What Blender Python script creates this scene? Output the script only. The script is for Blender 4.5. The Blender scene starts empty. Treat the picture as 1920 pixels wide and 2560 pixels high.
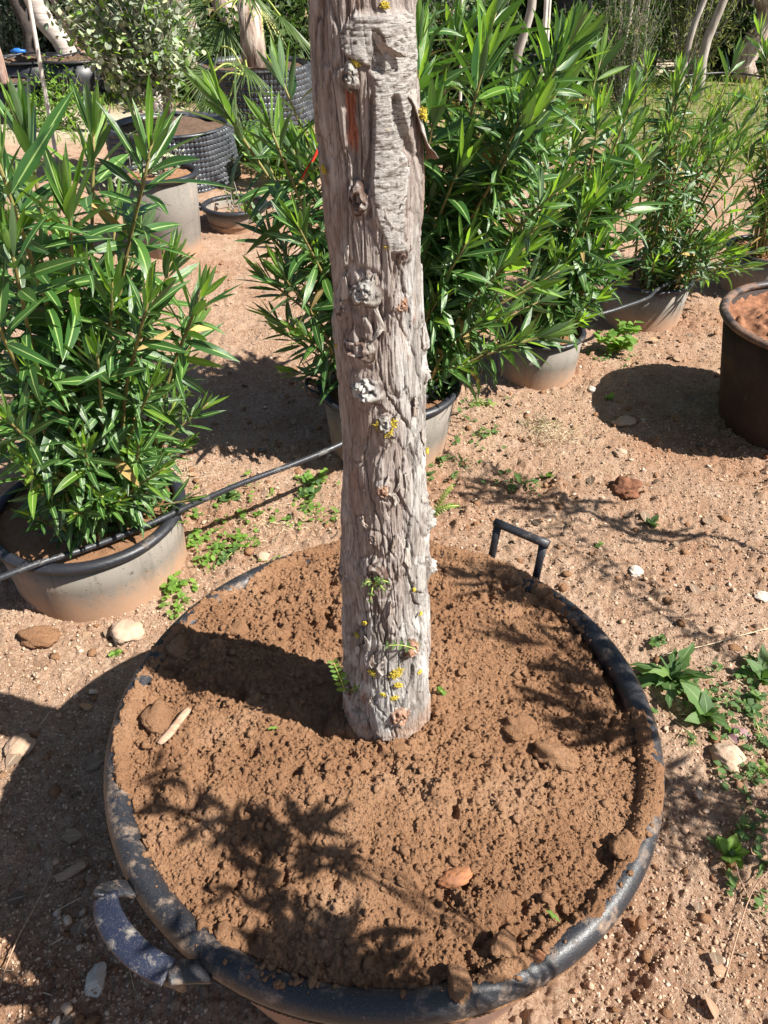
import bpy, math, random
import numpy as np
from mathutils import Vector, Matrix, Quaternion
random.seed(7); rs = np.random.RandomState(11)
scene = bpy.context.scene
col = scene.collection
# ---------------------------------------------------------------- camera, world, sun, exposure
PITCH = math.radians(38.0); FPX = 1923.0; CH = 1.606
cam = bpy.data.cameras.new('camera'); camo = bpy.data.objects.new('camera', cam); col.objects.link(camo)
camo.location = (0, 0, CH); camo.rotation_euler = (math.pi/2 - PITCH, 0, 0)
cam.sensor_fit = 'VERTICAL'; cam.sensor_height = 36; cam.lens = 36*FPX/2560
cam.clip_start = 0.02; cam.clip_end = 900
scene.camera = camo
AZ = math.radians(-18.5); EL = math.radians(47)
SUN = Vector((math.cos(AZ)*math.cos(EL), math.sin(AZ)*math.cos(EL), math.sin(EL)))
w = bpy.data.worlds.new("World"); scene.world = w; w.use_nodes = True
nt = w.node_tree; sky = nt.nodes.new('ShaderNodeTexSky'); sky.sky_type = 'NISHITA'; sky.sun_disc = False
sky.sun_elevation = EL; sky.sun_rotation = math.atan2(SUN.x, SUN.y)
bg = nt.nodes['Background']; nt.links.new(sky.outputs[0], bg.inputs[0]); bg.inputs[1].default_value = 0.05
sl = bpy.data.lights.new('sun', 'SUN'); sl.energy = 5.0; sl.angle = math.radians(0.53); sl.color = (1, .955, .88)
so = bpy.data.objects.new('sun', sl); col.objects.link(so); so.location = (3, -1, 6)
so.rotation_euler = (-SUN).to_track_quat('-Z', 'Y').to_euler()
vs = scene.view_settings; vs.view_transform = 'Standard'; vs.look = 'None'; vs.gamma = 1; vs.use_curve_mapping = False
vs.exposure = 1.25
scene.render.engine = 'CYCLES'
scene.cycles.max_bounces = 6; scene.cycles.transparent_max_bounces = 8

# ---------------------------------------------------------------- helpers
CP, SP = math.cos(PITCH), math.sin(PITCH)
def ray(px, py):                                   # px,py in photo pixels (1920x2560)
    u = (1280-py)/FPX
    return Vector(((px-960)/FPX, CP+u*SP, -SP+u*CP))
def gp(px, py, z=0.0):
    d = ray(px, py); t = (z-CH)/d.z; return Vector((d.x*t, d.y*t, z))
def at(px, py, Y):
    d = ray(px, py); t = Y/d.y; return Vector((d.x*t, Y, CH+d.z*t))
DS = 1/0.864
def gd(x, y, z=0.0): return gp(x*DS, y*DS, z)      # same, in the 1659x2212 view
def ad(x, y, Y): return at(x*DS, y*DS, Y)

def tag(o, label=None, cat=None, group=None, kind=None):
    if label: o['label'] = label
    if cat: o['category'] = cat
    if group: o['group'] = group
    if kind: o['kind'] = kind
    return o
def empty(name, loc=(0, 0, 0), label=None, cat=None, group=None):
    o = bpy.data.objects.new(name, None); col.objects.link(o); o.location = loc
    o.empty_display_size = .05
    return tag(o, label, cat, group)
def link(name, me, parent=None, mat=None, loc=None):
    o = bpy.data.objects.new(name, me); col.objects.link(o)
    if mat is not None and len(me.materials) == 0: me.materials.append(mat)
    if parent is not None:
        o.parent = parent
        if loc is None and parent.type == 'EMPTY' and parent.parent is None:
            o.location = -Vector(parent.location)       # meshes are in world coordinates
    if loc is not None: o.location = loc
    return o
def mesh(name, V, F, uv=None, smooth=True, colr=None):
    """V (n,3), F (m,k) int array with k 3 or 4, or list of such arrays"""
    me = bpy.data.meshes.new(name)
    V = np.asarray(V, dtype=np.float32)
    Fs = F if isinstance(F, list) else [F]
    Fs = [np.asarray(f, dtype=np.int32) for f in Fs if len(f)]
    tot = np.concatenate([np.full(len(f), f.shape[1], np.int32) for f in Fs])
    idx = np.concatenate([f.ravel() for f in Fs])
    me.vertices.add(len(V)); me.vertices.foreach_set('co', V.ravel())
    me.loops.add(len(idx)); me.loops.foreach_set('vertex_index', idx)
    me.polygons.add(len(tot))
    st = np.concatenate([[0], np.cumsum(tot)[:-1]]).astype(np.int32)
    me.polygons.foreach_set('loop_start', st); me.polygons.foreach_set('loop_total', tot)
    me.update(calc_edges=True); me.validate()
    if uv is not None:
        l = me.uv_layers.new(name='UVMap'); l.data.foreach_set('uv', np.asarray(uv, np.float32)[idx].ravel())
    if colr is not None:
        a = me.color_attributes.new('col', 'FLOAT_COLOR', 'POINT')
        c = np.ones((len(V), 4), np.float32); c[:, :3] = colr; a.data.foreach_set('color', c.ravel())
    if smooth: me.polygons.foreach_set('use_smooth', np.ones(len(tot), bool))
    return me
def gridF(nu, nv, wrap=False):                      # nu columns, nv rows -> quads; index = j*nu+i
    i = np.arange(nu if wrap else nu-1); j = np.arange(nv-1)
    I, J = np.meshgrid(i, j); I2 = (I+1) % nu
    return np.stack([J*nu+I, J*nu+I2, (J+1)*nu+I2, (J+1)*nu+I], -1).reshape(-1, 4)
# --- noise
_R = np.random.RandomState(3).rand(65536, 5).astype(np.float32)
def _h(ix, iy, seed): return ((ix.astype(np.int64)*73856093) ^ (iy.astype(np.int64)*19349663) ^ (seed*83492791)) & 65535
def vnoise(x, y, seed=0):
    x = np.asarray(x, float); y = np.asarray(y, float)
    ix = np.floor(x); iy = np.floor(y); fx = x-ix; fy = y-iy
    fx = fx*fx*(3-2*fx); fy = fy*fy*(3-2*fy)
    ix = ix.astype(np.int64); iy = iy.astype(np.int64)
    a = _R[_h(ix, iy, seed), 0]; b = _R[_h(ix+1, iy, seed), 0]; c = _R[_h(ix, iy+1, seed), 0]; d = _R[_h(ix+1, iy+1, seed), 0]
    return (a*(1-fx)+b*fx)*(1-fy)+(c*(1-fx)+d*fx)*fy
def fbm(x, y, seed=0, oct=4):
    s = 0; a = 1; t = 0
    for k in range(oct): s = s+a*(vnoise(x*2**k, y*2**k, seed+k*17)-.5); t += a; a *= .5
    return s/t*2                                     # about -1..1
def clods(x, y, s, seed=0, p=.7, lump=.3):
    """field of rounded lumps of cell size s, metres"""
    X = x/s; Y = y/s; ix = np.floor(X).astype(np.int64); iy = np.floor(Y).astype(np.int64); H = np.zeros_like(X)
    wob = 1+lump*fbm(X*2.3, Y*2.3, seed+5, 2)
    for dx in (-1, 0, 1):
        for dy in (-1, 0, 1):
            jx = ix+dx; jy = iy+dy; R = _R[_h(jx, jy, seed)]
            d2 = ((X-(jx+R[..., 0]))**2+(Y-(jy+R[..., 1]))**2)*wob
            r = .18+.38*R[..., 2]**2
            h = np.sqrt(np.maximum(0, r*r-d2))*(R[..., 3] < p)*(.55+.6*R[..., 4])
            H = np.maximum(H, h)
    return H*s
def cells(X, Y, seed=0):
    """voronoi: F1, F2, cell random"""
    ix = np.floor(X).astype(np.int64); iy = np.floor(Y).astype(np.int64)
    f1 = np.full(X.shape, 9.); f2 = np.full(X.shape, 9.); cr = np.zeros(X.shape)
    for dx in (-1, 0, 1):
        for dy in (-1, 0, 1):
            jx = ix+dx; jy = iy+dy; R = _R[_h(jx, jy, seed)]
            d = np.sqrt((X-(jx+R[..., 0]))**2+(Y-(jy+R[..., 1]))**2)
            n = d < f1; f2 = np.where(n, f1, np.minimum(f2, d)); cr = np.where(n, R[..., 2], cr); f1 = np.where(n, d, f1)
    return f1, f2, cr

# ---------------------------------------------------------------- materials
def M(name):
    m = bpy.data.materials.new(name); m.use_nodes = True; m.node_tree.nodes.clear(); return m
class NB:
    def __init__(s, m): s.m = m; s.t = m.node_tree
    def n(s, t, **kw):
        nd = s.t.nodes.new(t)
        for k, v in kw.items():
            if k.startswith('_'): setattr(nd, k[1:], v)
        return nd
    def l(s, a, b): s.t.links.new(a, b)
    def val(s, sock, v):
        if isinstance(v, (int, float, tuple)): sock.default_value = v if not isinstance(v, tuple) or len(v) != 3 or sock.type != 'RGBA' else (*v, 1)
        else: s.l(v, sock)
    def noise(s, scale, detail=4, rough=.6, vec=None, dist=0):
        nd = s.n('ShaderNodeTexNoise'); nd.inputs['Scale'].default_value = scale; nd.inputs['Detail'].default_value = detail
        nd.inputs['Roughness'].default_value = rough; nd.inputs['Distortion'].default_value = dist
        s.l(vec if vec is not None else s.pos(), nd.inputs['Vector']); return nd.outputs[0]
    def vor(s, scale, vec=None, out='Distance', feat='F1'):
        nd = s.n('ShaderNodeTexVoronoi'); nd.feature = feat; nd.inputs['Scale'].default_value = scale
        s.l(vec if vec is not None else s.pos(), nd.inputs['Vector']); return nd.outputs[out]
    def pos(s):
        if not hasattr(s, '_p'): s._p = s.n('ShaderNodeNewGeometry')
        return s._p.outputs['Position']
    def ramp(s, v, stops, interp='LINEAR'):
        nd = s.n('ShaderNodeValToRGB'); s.l(v, nd.inputs[0]); e = nd.color_ramp.elements; nd.color_ramp.interpolation = interp
        while len(e) < len(stops): e.new(.5)
        for k, (p, c) in enumerate(stops):
            e[k].position = p; e[k].color = (c, c, c, 1) if isinstance(c, (int, float)) else (*c, 1)
        return nd.outputs[0]
    def mix(s, f, a, b, mode='MIX'):
        nd = s.n('ShaderNodeMix'); nd.data_type = 'RGBA'; nd.blend_type = mode
        s.val(nd.inputs[0], f); s.val(nd.inputs[6], a); s.val(nd.inputs[7], b); return nd.outputs[2]
    def math(s, op, a, b=0, c=0):
        nd = s.n('ShaderNodeMath'); nd.operation = op; s.val(nd.inputs[0], a); s.val(nd.inputs[1], b); s.val(nd.inputs[2], c); return nd.outputs[0]
    def scale(s, x, y, z):
        nd = s.n('ShaderNodeVectorMath'); nd.operation = 'MULTIPLY'; s.l(s.pos(), nd.inputs[0]); nd.inputs[1].default_value = (x, y, z); return nd.outputs[0]
    def bump(s, h, dist, strength=1):
        nd = s.n('ShaderNodeBump'); nd.inputs['Distance'].default_value = dist; nd.inputs['Strength'].default_value = strength; s.l(h, nd.inputs['Height']); return nd.outputs[0]
    def pbr(s, color, rough=.9, normal=None, spec=.3, out=True):
        p = s.n('ShaderNodeBsdfPrincipled'); s.val(p.inputs['Base Color'], color); s.val(p.inputs['Roughness'], rough)
        p.inputs['Specular IOR Level'].default_value = spec
        if normal is not None: s.l(normal, p.inputs['Normal'])
        if out:
            o = s.n('ShaderNodeOutputMaterial'); s.l(p.outputs[0], o.inputs[0])
        return p

def mat_ground():
    m = M('sandy_ground'); b = NB(m)
    n1 = b.noise(1.3, 4, .6); n2 = b.noise(9, 6, .65); n3 = b.noise(160, 4, .7); v = b.vor(260, out='Color')
    c = b.ramp(n2, [(.3, (.36, .225, .145)), (.5, (.475, .315, .215)), (.7, (.54, .39, .285))])
    c = b.mix(b.ramp(n1, [(.5, 0), (.68, .65)]), c, (.36, .17, .085))
    c = b.mix(b.ramp(n3, [(.36, .75), (.48, 0)]), c, (.20, .11, .065))
    n4 = b.noise(75, 4, .75); c = b.mix(b.ramp(n4, [(.36, .6), (.47, 0)]), c, (.25, .13, .075)); c = b.mix(b.ramp(n4, [(.57, 0), (.68, .5)]), c, (.64, .50, .38))
    c = b.mix(b.ramp(n3, [(.56, 0), (.72, .6)]), c, (.62, .47, .34))
    at_ = b.n('ShaderNodeAttribute'); at_.attribute_name = 'col'
    sep = b.n('ShaderNodeSeparateColor'); b.l(at_.outputs['Color'], sep.inputs[0])
    c = b.mix(b.math('MULTIPLY', sep.outputs[0], b.ramp(n4, [(.35, .75), (.6, .2)])), c, (.27, .125, .065))   # damp reddish dug soil
    c = b.mix(sep.outputs[1], c, b.ramp(n2, [(.3, (.09, .13, .035)), (.7, (.26, .22, .11))]))             # grassy ground
    c = b.mix(sep.outputs[2], c, b.ramp(n2, [(.3, (.50, .42, .30)), (.7, (.62, .54, .40))]))             # pale track
    h = b.math('ADD', b.noise(330, 5, .75), b.math('MULTIPLY', b.noise(110, 5, .75), 2.4))
    b.pbr(c, .95, b.bump(h, .006, 1), .15); return m
def mat_soil():
    m = M('red_brown_potting_soil'); b = NB(m)
    n1 = b.noise(6, 4, .6); n2 = b.noise(60, 5, .7); n3 = b.noise(380, 4, .7)
    c = b.ramp(n1, [(.35, (.31, .162, .086)), (.55, (.39, .215, .118)), (.7, (.46, .275, .165))])
    c = b.mix(b.ramp(n2, [(.33, .5), (.50, 0)]), c, (.23, .115, .062))
    c = b.mix(b.ramp(n3, [(.55, 0), (.75, .5)]), c, (.50, .32, .20))
    h = b.math('ADD', n3, b.math('MULTIPLY', b.noise(150, 5, .75), 2.2))
    b.pbr(c, .97, b.bump(h, .0055, 1), .1); return m
def mat_attr(name, bumpv=None, rough=.9, spec=.2):
    m = M(name); b = NB(m); a = b.n('ShaderNodeAttribute'); a.attribute_name = 'col'
    return m, b, a.outputs['Color']
def mat_bark():
    m, b, c = mat_attr('peeling_grey_bark')
    v = b.scale(300, 300, 26); f = b.noise(1, 7, .8, v); g = b.noise(500, 3, .6)
    pa_ = b.n('ShaderNodeAttribute'); pa_.attribute_name = 'plate'; f2 = b.noise(1, 6, .75, b.scale(75, 75, 430), dist=.5)
    f = b.mix(b.math('MULTIPLY', pa_.outputs['Fac'], .9), f, b.ramp(f2, [(.36, .30), (.46, .52), (.7, .60)]))
    c = b.mix(b.ramp(f, [(.36, .9), (.47, 0)]), c, b.mix(1, c, (.30, .25, .22), 'MULTIPLY'))
    c = b.mix(b.ramp(f, [(.56, 0), (.70, .7)]), c, (.66, .65, .62))
    h = b.math('ADD', b.math('MULTIPLY', f, 1.6), b.math('MULTIPLY', g, .5))
    b.pbr(c, .88, b.bump(h, .0026, 1), .2); return m
def mat_stone(name, c1, c2, dark=(.2, .13, .09)):
    m = M(name); b = NB(m); n = b.noise(40, 5, .65); n3 = b.noise(300, 3, .6)
    g = b.n('ShaderNodeNewGeometry')
    c = b.mix(b.ramp(n, [(.35, 0), (.65, 1)]), c1, c2)
    oi = b.n('ShaderNodeObjectInfo'); c = b.mix(b.math('MULTIPLY', b.math('FRACT', b.math('ADD', g.outputs['Random Per Island'], oi.outputs['Random'])), .75), c, dark)
    c = b.mix(b.ramp(n3, [(.35, .5), (.5, 0)]), c, dark)
    b.pbr(c, .93, b.bump(n3, .002, .8), .2); return m
def mat_plastic(name, base, dust, amount=.5, rough=.42, streak=False, dscale=14):
    m = M(name); b = NB(m); n = b.noise(dscale, 7, .72, dist=.15); n2 = b.noise(120, 4, .7); n3 = b.noise(700, 2, .5)
    g = b._p.outputs['Normal'] if False else b.n('ShaderNodeNewGeometry').outputs['Normal']
    lo = .62-amount*.45
    f = b.ramp(n, [(lo, 0), (lo+.16, 1)])
    f = b.math('MULTIPLY', f, b.ramp(n2, [(.3, .25), (.55, 1)]))
    f = b.math('ADD', f, b.ramp(n3, [(.58, 0), (.72, .35)]))
    c = b.mix(b.math('MINIMUM', f, 1), base, dust)
    vb = b.ramp(b.vor(70), [(.10, 1), (.16, 0)])
    r = b.mix(b.math('MINIMUM', f, 1), (rough,)*3, (.95,)*3)
    h = b.math('ADD', b.math('MULTIPLY', f, .7), n2)
    b.pbr(c, r, b.bump(h, .0012, .7), .5); return m
def mat_potwall(name, base, spots=(.05, .045, .04), dirt=(.36, .23, .15), mudc=(.40, .235, .14)):
    m = M(name); b = NB(m); n = b.noise(5, 5, .6); n2 = b.noise(34, 6, .75); st = b.noise(1, 4, .6, b.scale(26, 26, 3)); n3 = b.noise(450, 3, .6)
    c = b.mix(b.ramp(n, [(.35, 0), (.65, .8)]), base, tuple(x*1.18 for x in base))
    c = b.mix(b.ramp(n, [(.52, 0), (.7, .7)]), c, dirt)
    c = b.mix(b.ramp(st, [(.52, 0), (.68, .6)]), c, tuple(x*.62 for x in base))
    c = b.mix(b.ramp(n2, [(.33, .85), (.40, 0)]), c, spots)
    c = b.mix(b.ramp(b.vor(55), [(.09, .85), (.16, 0)]), c, spots)
    # mud splash near the ground
    sx = b.n('ShaderNodeSeparateXYZ'); b.l(b.pos(), sx.inputs[0])
    mud = b.math('MULTIPLY', b.ramp(b.math('ADD', b.math('MULTIPLY', sx.outputs[2], 4), b.math('MULTIPLY', n2, .5)), [(.32, 1), (.65, 0)]), .75)
    c = b.mix(mud, c, mudc)
    b.pbr(c, .8, b.bump(b.math('ADD', n3, n2), .0012, .6), .3); return m
def mat_leaf(name, base, rib, trans, rough=.38, vary=.35, spec=.5, tmix=.32, back=None):
    m = M(name); b = NB(m)
    g = b.n('ShaderNodeNewGeometry'); oi = b.n('ShaderNodeObjectInfo')
    rnd = b.math('FRACT', b.math('ADD', g.outputs['Random Per Island'], oi.outputs['Random']))
    dark = tuple(x*(1-vary) for x in base); lite = (base[0]*(1+vary*1.6), base[1]*(1+vary), base[2]*(1+vary*.4))
    c = b.ramp(rnd, [(0, dark), (.5, base), (1, lite)])
    uv = b.n('ShaderNodeUVMap'); sx = b.n('ShaderNodeSeparateXYZ'); b.l(uv.outputs[0], sx.inputs[0])
    du = b.math('ABSOLUTE', b.math('SUBTRACT', sx.outputs[0], .5))
    ribf = b.ramp(du, [(.035, .85), (.075, 0)])
    c = b.mix(ribf, c, rib)
    side = b.math('MULTIPLY', b.math('ADD', sx.outputs[1], b.math('MULTIPLY', du, -.25)), 60)
    veins = b.math('SINE', b.math('MULTIPLY', side, 6.283))
    if back is not None: c = b.mix(b.math('MULTIPLY', g.outputs['Backfacing'], .75), c, back)
    h = b.math('ADD', b.math('MULTIPLY', veins, .12), b.ramp(du, [(.03, 0), (.09, 1)]))
    nrm = b.bump(h, .0012, .5)
    p = b.pbr(c, rough, nrm, spec, out=False)
    tr = b.n('ShaderNodeBsdfTranslucent'); tr.inputs[0].default_value = (*trans, 1)
    mx = b.n('ShaderNodeMixShader'); mx.inputs[0].default_value = tmix
    b.l(p.outputs[0], mx.inputs[1]); b.l(tr.outputs[0], mx.inputs[2])
    o = b.n('ShaderNodeOutputMaterial'); b.l(mx.outputs[0], o.inputs[0]); return m
def mat_simple(name, c1, c2, scale=20, rough=.8, bump=.002, stretch=None, spec=.3):
    m = M(name); b = NB(m); v = b.scale(*stretch) if stretch else None
    n = b.noise(scale if not stretch else 1, 5, .65, v); c = b.mix(b.ramp(n, [(.35, 0), (.65, 1)]), c1, c2)
    b.pbr(c, rough, b.bump(n, bump, .8), spec); return m

MAT_SOIL = mat_soil()
MAT = dict(
    ground=mat_ground(), soil=MAT_SOIL, bark=mat_bark(),
    pebble=mat_stone('pale_pebbles', (.50, .38, .28), (.62, .52, .42), (.34, .19, .11)),
    grit=mat_stone('sandy_grit', (.44, .29, .19), (.60, .47, .35), (.22, .12, .07)), soilgrit=mat_stone('soil_crumb', (.34, .175, .095), (.44, .25, .145), (.22, .105, .055)),
    stone=mat_stone('tan_stone', (.38, .265, .185), (.47, .35, .26), (.32, .20, .13)),
    clod=MAT_SOIL,
    white=mat_stone('whitish_stone', (.50, .45, .39), (.60, .55, .48), (.42, .34, .27)),
    rim=mat_plastic('dusty_black_rim', (.015, .017, .022), (.27, .19, .135), .20, .42, dscale=26),
    rimblack=mat_plastic('black_plastic', (.014, .016, .022), (.22, .17, .13), .10, .4),
    handle=mat_plastic('dark_blue_black_handle', (.011, .015, .034), (.25, .22, .18), .16, .45, dscale=40),
    hose=mat_plastic('black_hose', (.020, .022, .028), (.22, .20, .18), .14, .36),
    wall_tub=mat_potwall('dusty_reddish_tub_wall', (.20, .115, .085)),
    wall_tan=mat_potwall('dusty_tan_pot_wall', (.185, .165, .140)),
    wall_grey=mat_potwall('dusty_grey_pot_wall', (.17, .152, .132)),
    wall_brown=mat_potwall('muddy_brown_tub_wall_shade_toned', (.032, .021, .017), dirt=(.075, .042, .028), mudc=(.055, .030, .020)),  # shade on this tub is put into its wall, dirt and mud colours
    rim_brown=mat_plastic('mud_covered_rim', (.025, .02, .02), (.20, .115, .075), .42, .5),
    olean=mat_leaf('oleander_leaf', (.031, .088, .019), (.30, .42, .14), (.14, .34, .02), .33, .5, .55, .17, back=(.13, .20, .10)),
    young=mat_leaf('young_oleander_leaf', (.095, .215, .028), (.46, .58, .20), (.36, .62, .04), .38, .35, .45, .42, back=(.2, .32, .10)),
    dryleaf=mat_leaf('dry_yellow_leaf', (.36, .26, .10), (.4, .3, .15), (.4, .28, .08), .6, .4, .2, .2), litter=mat_leaf('dead_leaf_litter', (.24, .17, .12), (.35, .28, .2), (.2, .14, .08), .8, .5, .15, .1),
    weed=mat_leaf('weed_leaf', (.075, .145, .045), (.16, .24, .10), (.22, .42, .05), .5, .4, .3, .3),
    weedlite=mat_leaf('bright_weed_leaf', (.13, .25, .045), (.22, .35, .10), (.35, .60, .06), .55, .35, .3, .38),
    purple=mat_leaf('purple_weed_leaf', (.20, .10, .12), (.35, .3, .18), (.3, .12, .08), .45, .3, .4, .2),
    silver=mat_leaf('silvery_leaf', (.27, .32, .22), (.28, .33, .22), (.22, .32, .12), .55, .4, .35, .2, back=(.38, .42, .36)),
    conif=mat_leaf('feathery_foliage', (.14, .17, .06), (.2, .2, .1), (.28, .32, .08), .7, .5, .2, .3),
    palm=mat_leaf('palm_leaflet', (.065, .115, .035), (.22, .28, .12), (.2, .34, .05), .4, .5, .5, .25),
    drypalm=mat_leaf('dry_palm_leaflet', (.42, .44, .18), (.5, .5, .25), (.5, .5, .12), .5, .3, .3, .3),
    darkfol=mat_leaf('dark_foliage', (.045, .080, .025), (.1, .15, .05), (.1, .2, .03), .5, .5, .3, .25),
    grass=mat_leaf('short_grass', (.15, .25, .05), (.2, .3, .1), (.32, .5, .06), .6, .4, .2, .35),
    straw=mat_simple('dry_straw', (.50, .38, .24), (.66, .55, .38), 60),
    stem=mat_simple('green_brown_stem', (.24, .22, .07), (.17, .11, .05), 14, .6),
    stemtop=mat_simple('yellow_green_stem', (.34, .40, .10), (.26, .30, .07), 30, .5),
    wood=mat_simple('weathered_wood', (.28, .17, .11), (.42, .29, .20), 1, .85, .002, (40, 200, 200)),
    cane=mat_simple('pale_cane', (.70, .66, .60), (.52, .46, .40), 14, .6),
    rust=mat_simple('orange_brick', (.34, .14, .06), (.24, .11, .06), 70, .95, .004),
    palmtrunk=mat_simple('ringed_grey_trunk', (.33, .28, .25), (.50, .44, .40), 1, .9, .01, (3, 3, 34)),
    redbark=mat_simple('red_brown_bark', (.20, .10, .07), (.46, .36, .30), 1, .95, .02, (18, 18, 4)),
    palebark=mat_simple('pale_bark', (.44, .40, .36), (.20, .16, .135), 1, .9, .01, (14, 14, 3)),
    darkbark=mat_simple('dark_bark', (.035, .03, .03), (.09, .07, .06), 12, .9, .01),
    shag=mat_simple('shaggy_fibre', (.16, .09, .06), (.60, .50, .44), 1, .95, .02, (30, 30, 5)),
    lichen=mat_simple('yellow_lichen', (.42, .30, .03), (.52, .43, .07), 200, .95),
    ribbon=mat_simple('red_plastic_ribbon', (.75, .035, .02), (.85, .08, .04), 8, .35, .0005),
    white_tape=mat_simple('white_tape', (.75, .75, .73), (.6, .58, .55), 20, .5),
    blue=mat_simple('blue_plastic', (.03, .17, .55), (.02, .12, .4), 20, .4),
    flower=mat_simple('yellow_flower', (.80, .74, .05), (.75, .66, .04), 40, .6),
    redsoil=mat_simple('red_soil', (.15, .06, .03), (.27, .13, .07), 40, .97, .006),
    darksoil=mat_simple('dark_soil', (.07, .045, .03), (.14, .085, .055), 40, .97, .006),
    fibre=mat_simple('coir_lump', (.11, .045, .025), (.22, .095, .05), 60, .97, .008),
)

# ---------------------------------------------------------------- generic shapes
def tube(pts, rad, seg=8, cap=True):
    P = [Vector(p) for p in pts]; n = len(P); V = []; up = Vector((0, 0, 1))
    t0 = (P[1]-P[0]).normalized(); a = t0.orthogonal().normalized()
    for i in range(n):
        t = (P[min(i+1, n-1)]-P[max(i-1, 0)]).normalized()
        a = (a-t*a.dot(t)).normalized(); b = t.cross(a); r = rad[i] if hasattr(rad, '__len__') else rad
        for k in range(seg):
            an = 2*math.pi*k/seg; V.append(P[i]+(a*math.cos(an)+b*math.sin(an))*r)
    F = gridF(seg, n, True)
    Fs = [F]
    if cap:
        V.append(P[0]); V.append(P[-1]); m = len(V)
        Fs.append(np.array([[m-2, (k+1) % seg, k] for k in range(seg)]+[[m-1, (n-1)*seg+k, (n-1)*seg+(k+1) % seg] for k in range(seg)]))
    return np.array([tuple(v) for v in V]), Fs
def join(parts):
    """list of (V, Fs) -> (V, [quads, tris])"""
    Vs = []; q = []; t = []; off = 0
    for V, Fs in parts:
        for f in (Fs if isinstance(Fs, list) else [Fs]):
            if len(f) == 0: continue
            (q if f.shape[1] == 4 else t).append(f+off)
        Vs.append(V); off += len(V)
    return np.concatenate(Vs), [np.concatenate(x) for x in (q, t) if x]
def catmull(P, n=6):
    P = [Vector(p) for p in P]; P = [P[0]*2-P[1]]+P+[P[-1]*2-P[-2]]; out = []
    for i in range(1, len(P)-2):
        for k in range(n):
            t = k/n; a, b, c, d = P[i-1:i+3]
            out.append(.5*((2*b)+(c-a)*t+(2*a-5*b+4*c-d)*t*t+(3*b-a-3*c+d)*t**3))
    out.append(P[-2]); return out
def lathe(prof, cx, cy, seg=96, wob=0, seed=1, sq=0):
    """profile [(r,z)] revolved"""
    th = np.linspace(0, 2*np.pi, seg, endpoint=False); V = []
    for r, z in prof:
        rr = r*(1+wob*fbm(np.cos(th)*1.5+9, np.sin(th)*1.5+z*3+seed, seed, 3))
        V.append(np.stack([cx+rr*np.cos(th), cy+rr*np.sin(th), np.full(seg, z)], 1))
    return np.concatenate(V), [gridF(seg, len(prof), True)[:, ::1]]
# icosphere-ish lump
def _ico(sub):
    import bmesh
    bm = bmesh.new(); bmesh.ops.create_icosphere(bm, subdivisions=sub, radius=1)
    V = np.array([v.co[:] for v in bm.verts]); F = np.array([[v.index for v in f.verts] for f in bm.faces]); bm.free(); return V, F
ICO1 = _ico(1); ICO2 = _ico(2); ICO3 = _ico(3); ICO4 = _ico(4)
def lump(size, seed, sub=3, rough=.25, facet=0.0):
    V, F = {1: ICO1, 2: ICO2, 3: ICO3, 4: ICO4}[sub]; V = V.copy()
    n = fbm(V[:, 0]*1.3+seed*3.1, V[:, 1]*1.3+V[:, 2]*1.7+seed, seed, 3)*rough+fbm(V[:, 0]*5+seed, V[:, 1]*5+V[:, 2]*4, seed+9, 2)*rough*.35
    if facet:
        r = np.random.RandomState(seed)
        for k in range(5):
            d = r.randn(3); d /= np.linalg.norm(d); h = V@d; lim = .62+.2*r.rand()
            V = V-np.outer(np.maximum(0, h-lim), d)*facet
    n = n+.07*fbm(V[:, 0]*11+seed, V[:, 1]*11+V[:, 2]*9, seed+19, 3); V = V*(1+n[:, None]); return V*np.array(size), F
def place(V, loc, rz=0, tilt=(0, 0)):
    Mx = np.array((Matrix.Rotation(rz, 3, 'Z')@Matrix.Rotation(tilt[0], 3, 'X')@Matrix.Rotation(tilt[1], 3, 'Y')))
    return V@Mx.T+np.array(loc)

# ---------------------------------------------------------------- the ground
DUG = [(gd(1340, 1055), .09), (gd(1560, 960), .22), (gd(1640, 1000), .22), (gd(1400, 2000), .11), (gd(1380, 2080), .12), (gd(430, 1150), .25), (gd(1150, 1050), .16), (gd(850, 1110), .3), (gd(1450, 690), .25),
       (gd(1230, 790), .2), (gd(60, 2180), .12), (gd(470, 470), .35), (gd(1330, 360), .6)]
def masks(x, y):
    red = np.zeros_like(x)
    for c, r in DUG: red = np.maximum(red, np.clip(1.3-np.hypot(x-c.x, y-c.y)/r, 0, 1))
    red = np.clip(red*(1+.7*fbm(x*6, y*6, 4)), 0, 1)
    n = fbm(x*1.2, y*1.2, 31)
    grass = np.clip((y-6.2+n*1.5)/1.2, 0, 1)*np.clip((x-.3+n)/.8, 0, 1)*np.clip(1.2-abs(y-9)/7, 0, 1)
    grass = np.maximum(grass, .8*np.clip((y-7.2+n)/1.0, 0, 1)*np.clip((-x-.1)/.5, 0, 1))
    grass *= .8+.4*fbm(x*3, y*3, 8)
    path = np.clip(1.4-abs(y-(8.1+.25*x*0+n*.25))/.75, 0, 1)*np.clip((-x-1.2)*1.2, 0, 1)
    path = np.maximum(path, np.clip(1.4-abs(y-(11.6+n*.4))/.7, 0, 1)*np.clip(x, 0, 1))
    grass = np.clip(grass*(1-path), 0, 1)
    return red, grass, np.clip(path, 0, 1)
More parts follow.
